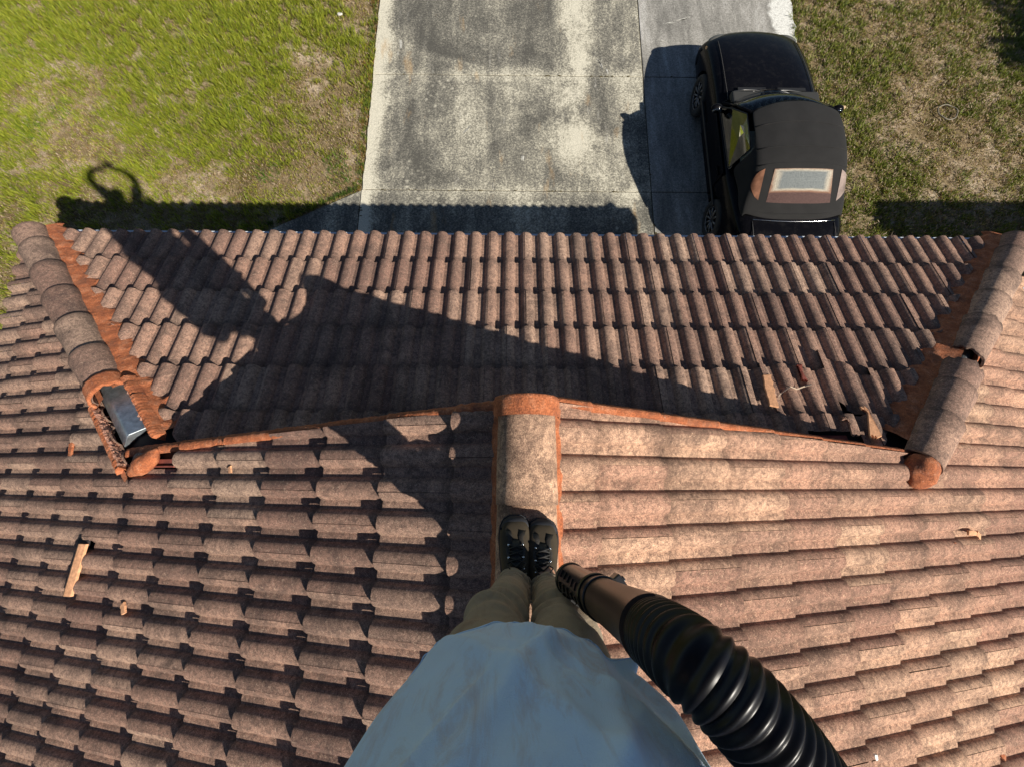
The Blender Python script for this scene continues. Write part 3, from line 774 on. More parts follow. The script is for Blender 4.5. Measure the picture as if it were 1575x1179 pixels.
def lawn(x0_, x1_, y0_, y1_, n, side):
    px = nr.uniform(x0_, x1_, n); py = nr.uniform(y0_, y1_, n)
    big = fbm(px*.55, py*.55, 3); med = fbm(px*1.9, py*1.9, 11); fine = fbm(px*7, py*7, 23, 2)
    if side < 0:
        # greener towards the upper left, drier towards the house and the drive
        bias = .10*np.clip((py-2.3)/3, -1, 1)*np.clip((-px-2.4)/1.5, .2, 1) + .13*np.exp(-((px+5.3)**2+(py-4)**2)/3.2) + .10*np.exp(-((px+8.8)**2+(py-5)**2)/3)
        bias += .10*(fbm(px*1.1, py*1.1, 91, 3)-.5)*2; bias -= .20*np.exp(-((px+3.2)**2/.6+(py-3.1)**2/1.6)) + .14*np.exp(-((px+6.9)**2/2.2+(py-3.2)**2/.8)) + .12*np.exp(-((px+8.6)**2/.6+(py-4.2)**2/.3)) + .18*np.exp(-((px+7.7)**2/1.0+(py-3.4)**2/.5)) + .1*np.exp(-((px+4.5)**2/2.5+(py-2.5)**2/.15))
        g_ = .42*big+.36*med+.22*fine+bias
        green = np.clip((g_-.385)/.20, 0, 1); dens = np.clip((g_-.24)/.16, .45, 1)
    else:
        bias = .05*np.sin(px*2.2+.8) - .03
        g_ = .3*big+.4*med+.3*fine+bias
        green = np.clip((g_-.35)/.20, 0, .95); dens = np.clip((g_-.22)/.14, .35, 1)
    tf = fbm(px*8.5, py*8.5, 77, 2); dens = dens*np.clip((tf-(.29 if side < 0 else .30))/.20, .15 if side < 0 else .2, 1)
    keep = nr.rand(n) < dens
    xe = -2.585 if side < 0 else 5.03
    # stay off the concrete, with a ragged overhang at the edge
    if side < 0:
        on = (px > -2.615+.03*nr.rand(n)) | ((py < 2.42+(px+2.6)*.505) & (px > -5.62) )
    else: on = px < 5.03+.06*np.sin(py*3)
    keep &= ~on
    px, py, green = px[keep], py[keep], green[keep]; n = len(px)
    t = nr.rand(n); u = nr.rand(n)
    G1 = np.array([.17, .24, .02]); G2 = np.array([.43, .44, .045]); Y1 = np.array([.46, .39, .09]); D1 = np.array([.52, .40, .25]); D2 = np.array([.20, .135, .07]); R1 = np.array([.30, .16, .04])
    if side > 0: G1 = np.array([.085, .12, .018]); G2 = np.array([.30, .33, .05])
    cg = G1+(G2-G1)*u[:, None]
    dry = np.where((t > .5)[:, None], D1, np.where((t > .25)[:, None], Y1, np.where((t > .08)[:, None], D2, R1)))*(.7+.5*u[:, None])
    pick = nr.rand(n) < (.16+.80*green if side < 0 else .12+.72*green)
    col = np.where(pick[:, None], cg, dry)
    h = (.045+.055*nr.rand(n))*(.55+.75*green) if side < 0 else (.028+.035*nr.rand(n))*(.7+.5*green)
    h = h*(.45+.95*fbm(px*9, py*9, 51, 2)**1.2*1.5); h = np.where(pick, h, h*.7)
    wd = (.0026+.003*nr.rand(n)) if side < 0 else (.0035+.005*nr.rand(n))
    return px, py, h, wd, col
NB = 430000
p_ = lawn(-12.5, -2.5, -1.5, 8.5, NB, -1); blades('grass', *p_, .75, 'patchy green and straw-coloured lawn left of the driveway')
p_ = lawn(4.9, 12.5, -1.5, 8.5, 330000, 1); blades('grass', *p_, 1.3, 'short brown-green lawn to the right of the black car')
# taller edge grass and weed clumps
ex, ey, eh, ew, ec = [], [], [], [], []
def clump(x, y, n, rad, hh, colr):
    for _ in range(n):
        a = rng.random()*2*PI; q = rad*math.sqrt(rng.random()); ex.append(x+math.cos(a)*q); ey.append(y+math.sin(a)*q)
        eh.append(hh*rng.uniform(.5, 1.1)); ew.append(rng.uniform(.003, .006)); k = rng.uniform(.6, 1.3); ec.append([c*k for c in colr])
for i in range(260):
    y_ = rng.uniform(2.4, 8); clump(-2.63-rng.random()**2*.12, y_, 9, .04, .075, rng.choice([(.10, .17, .02), (.30, .17, .05), (.16, .2, .03)]))
for i in range(130):
    t = rng.random(); clump(-2.65-t*2.0, 2.46-t*1.02+rng.random()*.06, 8, .04, .07, (.08, .13, .02))
for x, y, n in ((-8.3, 3.55, 160), (-7.9, 3.9, 90), (-5.3, 5.9, 110), (-4.9, 4.0, 80), (-3.1, 3.0, 120), (-3.0, 2.7, 120), (-4.2, 2.75, 90), (-9, 5.2, 120), (-6.2, 4.9, 100), (5.6, 4.9, 90), (6.3, 2.6, 90), (7.9, 5.4, 60), (5.5, 1.9, 100), (6.9, 3.1, 60)):
    clump(x, y, n, .22, .10 if x < 0 else .06, (.12, .22, .02) if x < 0 else (.10, .16, .025))
for i in range(300): clump(5.02+rng.random()*.1+.05*math.sin(i), rng.uniform(-.5, 8), 4, .03, .05, rng.choice([(.10, .12, .03), (.25, .19, .1)]))
blades('grass_clumps', np.array(ex), np.array(ey), np.array(eh), np.array(ew), np.array(ec), 1.1, 'tufts of longer grass along the driveway edges and scattered in the lawn')
# straw and leaf litter
n = 9000
px = np.concatenate([nr.uniform(-10, -2.7, n), nr.uniform(5.1, 10, n)]); py = nr.uniform(.6, 7, 2*n)
kp = ~((py < 2.5+(px+2.6)*.505) & (px > -5.62) & (px < 0)); px, py = px[kp], py[kp]; n2 = len(px)
ang = nr.rand(n2)*PI; L2 = .008+.02*nr.rand(n2)**2; wdt = .003+.006*nr.rand(n2)**2
dx, dy = np.cos(ang), np.sin(ang); zz = G+.012+.03*nr.rand(n2)
V = np.stack([np.stack([px+s1*dx*L2-s2*dy*wdt, py+s1*dy*L2+s2*dx*wdt, zz+s1*.008], -1) for s1, s2 in ((-1, -1), (1, -.4), (1, .4), (-1, 1))], 1)
me = bpy.data.meshes.new('leaf_litter'); me.from_pydata(V.reshape(-1, 3).tolist(), [], (np.arange(n2*4).reshape(-1, 4)).tolist())
at = me.attributes.new('col', 'FLOAT_COLOR', 'POINT'); k = nr.rand(n2)[:, None]
base = np.array([.50, .40, .28])*(1-k)+np.array([.22, .13, .07])*k; cc = np.ones((n2, 4, 4)); cc[:, :, :3] = base[:, None, :]
at.data.foreach_set('color', cc.ravel())
tag(link('leaf_litter', me, M_GRASS, smooth=False), 'dry straw and dead leaf bits strewn over both lawns', 'leaf litter', kind='stuff')
# small things in the grass
def ground_lump(name, x, y, rad, mat, label, cat, seed):
    bm = bmesh.new(); ellipsoid(bm, (0, 0, 0), rad, 16, 10)
    for v in bm.verts: v.co *= 1+.28*mnoise.noise(v.co*25+Vector((seed, 0, 0)))
    bm.transform(Matrix.Translation((x, y, G+.015+rad[2]*.5)))
    return tag(from_bm(name, bm, mat, loc=(x, y, G)), label, cat)
M_ROCK = simple('limestone', (.55, .53, .5), .9, nscale=30, namt=.25, bstr=.5)
ground_lump('stone', -3.3, 6.05, (.05, .035, .02), M_ROCK, 'pale stone in the grass at the top left of the driveway', 'stone', 1)
ground_lump('stone', 5.62, 4.13, (.06, .04, .02), simple('tan_stone', (.5, .36, .22), .9, nscale=30), 'tan stone or leaf clump in the lawn beside the black car', 'stone', 4)
bm = bmesh.new()
pts = [(7.45+.17*math.cos(a)*(1+.06*math.sin(3*a)), 4.05+.15*math.sin(a), G+.03+.006*math.sin(5*a)) for a in [2*PI*i/28 for i in range(29)]]
tube(bm, pts, .011, 8)
tag(from_bm('valve_ring', bm, simple('weathered_plastic', (.17, .15, .11), .8, nscale=20), loc=(7.45, 4.05, G)), 'weathered ring half buried in the right lawn', 'ring')

# ------------------------------------------------------------------ car
CX, CY = 3.77, 3.0
car = empty('parked_car', (CX, CY, G), 'black soft-top convertible with a hazy plastic rear window parked on the grey lane', 'car')
def cp(x, y, z): return Vector((CX+x, CY+y, G+z+.012))
def paint(name, col, rough=.18, dust=True):
    m, n, b = new_mat(name); v = objvec(n); b.inputs['Base Color'].default_value = (*col, 1); b.inputs['Roughness'].default_value = rough
    b.inputs['Specular IOR Level'].default_value = .08
    if dust:
        c = mixc(n, ramp(n, noise_node(n, v, 9, 6, .75), [(.5, (0,)*3), (.8, (.035,)*3)]), col, (.3, .28, .25)); n.links.new(c, b.inputs['Base Color'])
        n.links.new(ramp(n, noise_node(n, v, 30, 5, .7), [(.4, (rough*.8,)*3), (.7, (rough*1.7,)*3)]), b.inputs['Roughness'])
    return m
M_PAINT = paint('black_car_paint', (.004, .004, .0055)); M_SEAM = simple('dusty_shut_line', (.07, .065, .06), .6); M_TRIM = simple('black_rubber_trim', (.012, .012, .013), .6)
M_TOP = simple('black_canvas', (.0095, .009, .009), .95, nscale=7, namt=.25, bstr=.5, bscale=900, bdist=.001)
M_CHROME = simple('chrome', (.7, .7, .7), .15, 1); M_ALU = simple('alloy_wheel', (.14, .14, .145), .4, .8, nscale=30, namt=.3)
M_TYRE = simple('tyre_rubber', (.02, .02, .02), .85, bstr=.4, bscale=60)
def glass_mat(name, tint=(.7, .75, .75), tr=.75):
    m, n, b = new_mat(name); b.inputs['Base Color'].default_value = (*tint, 1); b.inputs['Roughness'].default_value = .02; b.inputs['Transmission Weight'].default_value = tr; b.inputs['IOR'].default_value = 1.45; return m
M_GLASS = glass_mat('car_glass', (.42, .45, .44))
def pane_mat(name, tint, refl):
    m, n, b = new_mat(name); t = N(n, 'ShaderNodeBsdfTransparent'); t.inputs[0].default_value = (*tint, 1)
    g = N(n, 'ShaderNodeBsdfGlossy'); g.inputs['Roughness'].default_value = .03; fr = N(n, 'ShaderNodeFresnel'); fr.inputs[0].default_value = 1.5
    mx = N(n, 'ShaderNodeMixShader'); n.links.new(mathn(n, 'ADD', fr.outputs[0], refl), mx.inputs[0]); n.links.new(t.outputs[0], mx.inputs[1]); n.links.new(g.outputs[0], mx.inputs[2])
    n.links.new(mx.outputs[0], n.nodes['Material Output'].inputs[0]); return m
M_GLASS = pane_mat('windscreen_glass', (.45, .48, .46), .02); M_GLASS2 = pane_mat('door_glass', (.62, .66, .65), .10)
M_LAMP = simple('lamp_lens', (.10, .10, .09), .2, 0)
M_SEAT = simple('beige_seat', (.50, .46, .38), .7, nscale=20, namt=.15)
HWc = [(-2.05, .60, .50, .78), (-2.0, .70, .58, .93), (-1.9, .76, .62, .955), (-1.6, .795, .66, .965), (-1.2, .81, .66, .93), (-.8, .815, .66, .90), (-.2, .815, .66, .885), (.3, .81, .66, .885),
       (.55, .805, .66, .90), (1.0, .805, .64, .865), (1.4, .80, .60, .815), (1.7, .795, .56, .755), (1.84, .79, .54, .72), (1.94, .785, .50, .68), (1.985, .775, .46, .57), (1.99, .77, .44, .50)]
def car_section(y, w, zs, zt):
    """half section from the centreline outwards and down; plan curved at both ends"""
    def py(x): 
        f = (x/.8)**2
        return y - (f*.17*max(0, (y-1.0)/1.0)) + (f*.10*max(0, (-y-1.5)/.5))
    pr = [(0, zt), (.35*w, zt-.003), (.62*w, zt-.012), (.82*w, zt-.035), (.93*w, zt-.075), (w-.012, (zt+zs)/2-.02), (w+.002, zs), (w+.012, .52 if zt > .55 else .42), (w+.006, .40), (w-.005, .26), (w-.05, .19), (0, .18)]
    out = [(x, z) for x, z in pr]
    full = [cp(x, py(x), z) for x, z in out] + [cp(-x, py(x), z) for x, z in out[-2:0:-1]]
    return full
bm = bmesh.new(); loft(bm, [car_section(*q) for q in HWc])
for e in bm.edges: e.smooth = True
body = from_bm('body', bm, M_PAINT, car, sharp=None)
cb = bmesh.new()
for yy in (1.03, -1.28):
    for sx_ in (-1, 1): cyl(cb, cp(sx_*.60, yy, .30), cp(sx_*1.0, yy, .30), .345, n=36)
cut_o = from_bm('wheel_arch_cutter', cb, M_TRIM, smooth=False)
sub = body.modifiers.new('s', 'SUBSURF'); sub.levels = 1; sub.render_levels = 1
bo = body.modifiers.new('b', 'BOOLEAN'); bo.object = cut_o; bo.operation = 'DIFFERENCE'; bo.solver = 'EXACT'
bake(body); bpy.data.objects.remove(cut_o)
try: body.data.set_sharp_from_angle(angle=math.radians(40))
except Exception: pass
# shut lines
def seam(pts, parent=body, rad=.005, mat=M_SEAM, name='panel_seam'):
    bm = bmesh.new(); tube(bm, pts, rad, 6); return from_bm(name, bm, mat, parent)
def topz(x, y):
    for a, b in zip(HWc, HWc[1:]):
        if a[0] <= y <= b[0]:
            t = (y-a[0])/(b[0]-a[0]); w = a[1]+(b[1]-a[1])*t; zt = a[3]+(b[3]-a[3])*t; q = abs(x)/w
            return zt - (.003*min(q/.35, 1) if q < .62 else .012+.023*min(1, (q-.62)/.2)) - (max(0, q-.82)/.11*.04)
    return .6
for sx_ in (-1, 1):
    seam([cp(sx_*(.66-.05*max(0, (y-.5)/1.3)**1.5), y-.06, topz(.6, y)+.004) for y in [.42+.13*i for i in range(11)]])
    seam([cp(sx_*.57, y, topz(.57, y)+.001) for y in (-1.72, -1.8, -1.9, -1.97)])
seam([cp(x, 1.83-.16*(x/.62)**2, .70-.03*(x/.62)**2) for x in [(-.62+.124*i) for i in range(11)]])
seam([cp(x, -1.735+.04*(x/.62)**2, .968-.012*(abs(x)/.6)**2) for x in [(-.57+.114*i) for i in range(11)]], rad=.004, mat=M_CHROME, name='trunk_trim')
hood = bmesh.new()   # cowl vents and wipers
for sx_ in (-1, 1): box(hood, cp(sx_*.3, .53, .905), (.42, .05, .012))
from_bm('cowl_grille', hood, M_TRIM, car, smooth=False)
# windscreen
def arc_pts(y0_, yc, w, zc, ze, n=13):
    return [cp(w*(-1+2*i/(n-1)), yc+(y0_-yc)*((-1+2*i/(n-1))**2), zc+(ze-zc)*((-1+2*i/(n-1))**2)) for i in range(n)]
b0 = arc_pts(.30, .53, .75, .905, .88); b1 = arc_pts(-.27, -.13, .60, 1.335, 1.285)
mid = [a.lerp(b, .5)+Vector((0, .02, .012)) for a, b in zip(b0, b1)]
bm = bmesh.new(); loft(bm, [b0, mid, b1], closed=False); o = from_bm('windshield', bm, M_GLASS, car); sm = o.modifiers.new('t', 'SOLIDIFY'); sm.thickness = .005
bm = bmesh.new(); tube(bm, b0, .013, 8); tube(bm, b1, .018, 8); tube(bm, [b0[0], mid[0], b1[0]], .021, 8); tube(bm, [b0[-1], mid[-1], b1[-1]], .021, 8)
from_bm('windshield_frame', bm, M_PAINT, car)
bm = bmesh.new()
for x0_, x1_ in ((-.58, .02), (-.02, .55)):
    tube(bm, [cp(x0_+(x1_-x0_)*t, .50-.10*(t-.4)**2*2+(.0), .925-.01*t) for t in (0, .25, .5, .75, 1)], .009, 6)
from_bm('wiper', bm, simple('wiper_metal', (.10, .10, .10), .3, .6), car)
# soft top
st = [(-.12, .60, 1.345, 1.285), (-.32, .615, 1.372, 1.30), (-.55, .615, 1.383, 1.305), (-.85, .62, 1.375, 1.295), (-1.05, .62, 1.345, 1.265), (-1.17, .615, 1.295, 1.225), (-1.28, .63, 1.225, 1.165), (-1.42, .66, 1.13, 1.09), (-1.55, .68, 1.045, 1.015), (-1.65, .68, .985, .965), (-1.70, .665, .95, .94)]
bm = bmesh.new(); rings = []
for y, w, zc, ze in st:
    row = []
    for i in range(17):
        u = -1+2*i/16; row.append(cp(w*u, y+(-.12*u*u*max(0, 1-(-y-.15)/.5) if y > -1 else .10*abs(u)**3*((-y-1)/.7)), zc+(ze-zc)*abs(u)**2.6 + .004*math.sin(u*9)*(y > -1)))
    rings.append(row)
loft(bm, rings, closed=False)
# side curtains behind the door glass
for sg in (-1, 1):
    side = []
    for y, w, zc, ze in st[3:]:
        k = (-y-.85)/.85
        sh = .095*max(0, 1-k*1.05)+.02
        f = .10*((-y-1)/.7) if y < -1 else 0
        side.append([cp(sg*w, y+f, ze), cp(sg*(w+sh*.45), y+f*.9, ze-(ze-.91)*.4), cp(sg*(w+sh*.85), y+f*.8, ze-(ze-.91)*.8), cp(sg*(w+sh), y+f*.8, .905)])
    loft(bm, side, closed=False)
bmesh.ops.remove_doubles(bm, verts=bm.verts, dist=.002)
o = from_bm('soft_top', bm, M_TOP, car); sm = o.modifiers.new('t', 'SOLIDIFY'); sm.thickness = .012; sm.offset = 1
ss = o.modifiers.new('s', 'SUBSURF'); ss.levels = 1; ss.render_levels = 1; top = o
def on_top(x, y):
    for a, b in zip(st, st[1:]):
        if b[0] <= y <= a[0]:
            t = (y-a[0])/(b[0]-a[0]); w = a[1]+(b[1]-a[1])*t; zc = a[2]+(b[2]-a[2])*t; ze = a[3]+(b[3]-a[3])*t
            u = x/w; return zc+(ze-zc)*abs(u)**2.6
    return 1.
def patch(name, poly, mat, parent, n=10, lift=.018, off=0.):
    """four-cornered pane wrapped on the fabric"""
    bm = bmesh.new(); a, b, c, d = [Vector((x, y, 0)) for x, y in poly]; g = []
    for i in range(n+1):
        row = []
        for j in range(n+1):
            u, v = i/n, j/n; p = a.lerp(b, u).lerp(d.lerp(c, u), v)
            w = .65; uu = p.x/w; ysh = .10*abs(uu)**3*max(0, (-p.y-1)/.7)
            row.append(bm.verts.new(cp(p.x, p.y+ysh, on_top(p.x, p.y)+lift)))
        g.append(row)
    for r0, r1 in zip(g, g[1:]):
        for j in range(n): bm.faces.new((r0[j], r0[j+1], r1[j+1], r1[j]))
    return from_bm(name, bm, mat, parent)
def vinyl(name):
    """yellowed, fogged plastic pane: grey fogged block in its upper half, cream edge, brown rim, dark lower band"""
    m, n, b = new_mat(name); v = objvec(n); sx = N(n, 'ShaderNodeSeparateXYZ'); n.links.new(v, sx.inputs[0])
    wob = mathn(n, 'MULTIPLY', mathn(n, 'SUBTRACT', noise_node(n, v, 6, 4), .5), .14)
    dx = mathn(n, 'DIVIDE', mathn(n, 'ABSOLUTE', mathn(n, 'SUBTRACT', sx.outputs[0], CX)), .47)
    dy = mathn(n, 'DIVIDE', mathn(n, 'ABSOLUTE', mathn(n, 'SUBTRACT', sx.outputs[1], CY-1.285)), .135)
    f = mathn(n, 'ADD', mathn(n, 'MAXIMUM', dx, dy), wob)
    c = ramp(n, f, [(.60, (.16, .175, .175)), (.74, (.40, .36, .29)), (.88, (.22, .12, .08)), (1.0, (.085, .05, .045))])
    c = mixc(n, 1.0, c, ramp(n, noise_node(n, v, 90, 4, .8), [(.4, (.7,)*3), (.6, (1.25,)*3)]), 'MULTIPLY')
    n.links.new(c, b.inputs['Base Color']); b.inputs['Roughness'].default_value = .6; b.inputs['Specular IOR Level'].default_value = .05; return m
patch('rear_window', [(-.43, -1.53), (.45, -1.53), (.38, -1.17), (-.40, -1.17)], vinyl('hazed_vinyl'), car)
M_QV = simple('browned_vinyl', (.16, .075, .045), .5, nscale=6, namt=.7, spec=.1); M_QV2 = simple('browned_vinyl_right', (.22, .17, .15), .5, nscale=6, namt=.5, spec=.1)
patch('quarter_window', [(-.545, -1.52), (-.535, -1.50), (-.53, -1.16), (-.535, -1.165)], M_QV, car) if False else None
def qpane(sg, mat):
    bm = bmesh.new(); K = 12; g = []
    for i in range(K+1):
        y = -1.16-.36*i/K; t = i/K
        xi = .515+.02*t; xo = xi+.145*max(0, math.sin(t*PI))**.6*(1-.2*t)
        row = []
        for j in range(5):
            x = xi+(xo-xi)*j/4; xx = min(x, .60+.05*t)
            ex_ = max(0, x-xx); ysh = .10*abs(x/.65)**3*max(0, (-y-1)/.7)
            row.append(bm.verts.new(cp(sg*(xx+ex_*.75), y+ysh, on_top(xx, y)-ex_*.9+.02)))
        g.append(row)
    for r0, r1 in zip(g, g[1:]):
        for j in range(4): bm.faces.new((r0[j], r0[j+1], r1[j+1], r1[j]))
    return from_bm('quarter_window', bm, mat, car)
qpane(-1, M_QV); qpane(1, M_QV2)
bm = bmesh.new()
for y in (-.50, -.88, -1.10): tube(bm, [cp(.60*u, y-.12*u*u*max(0, 1-(-y-.15)/.5), on_top(.6*u, y)+.010) for u in [-1+.2*i for i in range(11)]], .008, 6)
tube(bm, [cp(.67*u, -1.645+.10*abs(u)**3, .985-.03*abs(u)**2.6+.014) for u in [-1+.125*i for i in range(17)]], .011, 6)
from_bm('fabric_seam', bm, M_TOP, top)
# door glass, doors
for sg in (-1, 1):
    q = [cp(sg*.795, .22, .885), cp(sg*.79, -.84, .895), cp(sg*.648, -.80, 1.225), cp(sg*.635, -.24, 1.235), cp(sg*.72, .02, 1.06)]
    bm = bmesh.new(); bm.faces.new([bm.verts.new(p) for p in q]); o = from_bm('side_window', bm, M_GLASS2, car, smooth=False); sm = o.modifiers.new('t', 'SOLIDIFY'); sm.thickness = .005
    bm = bmesh.new(); tube(bm, q+[q[0]], .010, 6); from_bm('window_frame', bm, M_TRIM, o)
    bm = bmesh.new(); ys_ = [.28, .0, -.4, -.84]
    loft(bm, [[cp(sg*(.822), y, .80), cp(sg*.834, y, .66), cp(sg*.838, y, .50), cp(sg*.834, y, .32), cp(sg*.81, y, .32), cp(sg*.80, y, .80)] for y in ys_])
    d_ = from_bm('door', bm, M_PAINT, car, sharp=35); bevel_mod(d_, .006)
    bm = bmesh.new(); box(bm, cp(sg*.845, -.72, .70), (.02, .15, .028)); h_ = from_bm('handle', bm, M_PAINT, d_, smooth=False); bevel_mod(h_, .006)
    bm = bmesh.new(); box(bm, cp(sg*.842, -.2, .47), (.02, 1.9, .045)); bevel_mod(from_bm('side_moulding', bm, M_TRIM, car, smooth=False), .008)
    bm = bmesh.new(); ellipsoid(bm, cp(sg*.895, .13, .96), (.085, .055, .06), 16, 10); tube(bm, [cp(sg*.80, .14, .90), cp(sg*.87, .13, .95)], .025, 8)
    mi = from_bm('side_mirror', bm, M_PAINT, car)
    bm = bmesh.new(); ellipsoid(bm, cp(sg*.895, .085, .952), (.07, .012, .04), 14, 8); from_bm('mirror_glass', bm, simple('mirror', (.25, .27, .3), .1, 1), mi)
    bm = bmesh.new(); ellipsoid(bm, cp(sg*.56, 1.80, .63), (.17, .07, .06), 18, 10, Matrix.Rotation(-sg*.32, 3, 'Z')); from_bm('headlight', bm, M_LAMP, car)
    bm = bmesh.new(); ellipsoid(bm, cp(sg*.757, 1.60, .62), (.02, .07, .035), 12, 8); from_bm('indicator', bm, simple('amber_lens', (.6, .3, .1), .2), car)
    bm = bmesh.new(); ellipsoid(bm, cp(sg*.60, -1.99, .72), (.14, .05, .07), 14, 8); from_bm('tail_light', bm, simple('red_lens', (.4, .02, .02), .2), car)
bm = bmesh.new()
rr = []
for x in [-.80+.1*i for i in range(17)]:
    yc = 1.985-.26*(x/.8)**2
    rr.append([cp(x, yc-.05, .56), cp(x, yc+.02, .54), cp(x, yc+.035, .44), cp(x, yc+.02, .33), cp(x, yc-.06, .30)])
loft(bm, rr); bp = from_bm('front_bumper', bm, M_PAINT, car, sharp=50)
bm = bmesh.new(); rr = []
for x in [-.78+.13*i for i in range(13)]:
    yc = -2.02+.16*(x/.8)**2
    rr.append([cp(x, yc+.06, .58), cp(x, yc-.02, .56), cp(x, yc-.04, .45), cp(x, yc-.02, .33), cp(x, yc+.06, .30)])
loft(bm, rr); from_bm('rear_bumper', bm, M_PAINT, car, sharp=50)
# badge ring on the nose, left plain
bm = bmesh.new(); ellipsoid(bm, cp(0, 1.885, .682), (.028, .02, .008), 14, 8); from_bm('hood_badge', bm, M_CHROME, car)
# interior
bm = bmesh.new(); box(bm, cp(0, -.25, .80), (1.45, 1.6, .02)); from_bm('cabin_floor', bm, M_DARK, car, smooth=False)
for sg in (-1, 1):
    bm = bmesh.new(); box(bm, cp(sg*.37, -.78, 1.02), (.46, .13, .42), Matrix.Rotation(.2, 3, 'X')); box(bm, cp(sg*.37, -.84, 1.24), (.25, .09, .10)); box(bm, cp(sg*.37, -.48, .90), (.46, .5, .08))
    bevel_mod(from_bm('seat', bm, M_SEAT, car, smooth=False), .03, 3)
for sg in (-1, 1):
    bm = bmesh.new(); box(bm, cp(sg*.735, -.30, .84), (.03, 1.0, .10)); bevel_mod(from_bm('door_card', bm, M_SEAT, car, smooth=False), .01)
bm = bmesh.new(); box(bm, cp(0, .26, .93), (1.3, .34, .10)); bevel_mod(from_bm('dashboard', bm, simple('dash', (.03, .03, .028), .7), car, smooth=False), .03, 3)
bm = bmesh.new(); tube(bm, [cp(-.37+.18*math.cos(a), -.02+.05*math.sin(a), 1.0+.17*math.sin(a)) for a in [2*PI*i/20 for i in range(21)]], .013, 8); from_bm('steering_wheel', bm, M_TRIM, car)
# wheels
def make_wheel(x, y, sg):
    w = bpy.data.objects.new('wheel', None); C.objects.link(w); w.parent = car; w.location = Vector(cp(x, y, .30))-car.location
    bm = bmesh.new(); rr = []
    for a in range(40):
        t = 2*PI*a/40; cc_, s2 = math.cos(t), math.sin(t)
        rr.append([cp(x+dx_, y+cc_*R_, .30+s2*R_) for dx_, R_ in ((-.09, .20), (-.095, .25), (-.085, .288), (-.05, .302), (.05, .302), (.085, .288), (.095, .25), (.09, .20))])
    vs = [[bm.verts.new(p) for p in r_] for r_ in rr]
    for i in range(40):
        a_, b_ = vs[i], vs[(i+1) % 40]
        for k in range(8): bm.faces.new((a_[k], a_[(k+1) % 8], b_[(k+1) % 8], b_[k]))
    from_bm('tyre', bm, M_TYRE, w)
    bm = bmesh.new()
    cyl(bm, cp(x+sg*.02, y, .30), cp(x+sg*.055, y, .30), .06, .05, 20)
    for k in range(10):
        t = 2*PI*k/10; d = Vector((0, math.cos(t), math.sin(t)))
        tube(bm, [cp(x+sg*.05, y, .30)+d*.04, cp(x+sg*.075, y, .30)+d*.12, cp(x+sg*.06, y, .30)+d*.195], [.020, .016, .018], 8)
    tube(bm, [cp(x+sg*.07, y+.195*math.cos(t), .30+.195*math.sin(t)) for t in [2*PI*i/32 for i in range(33)]], .014, 8)
    from_bm('rim', bm, M_ALU, w)
    bm = bmesh.new(); cyl(bm, cp(x-sg*.06, y, .30), cp(x-sg*.0, y, .30), .19, n=24); from_bm('brake_disc', bm, M_TRIM, w, smooth=False)
for y in (1.03, -1.28):
    for sg in (-1, 1): make_wheel(sg*.735, y, sg)

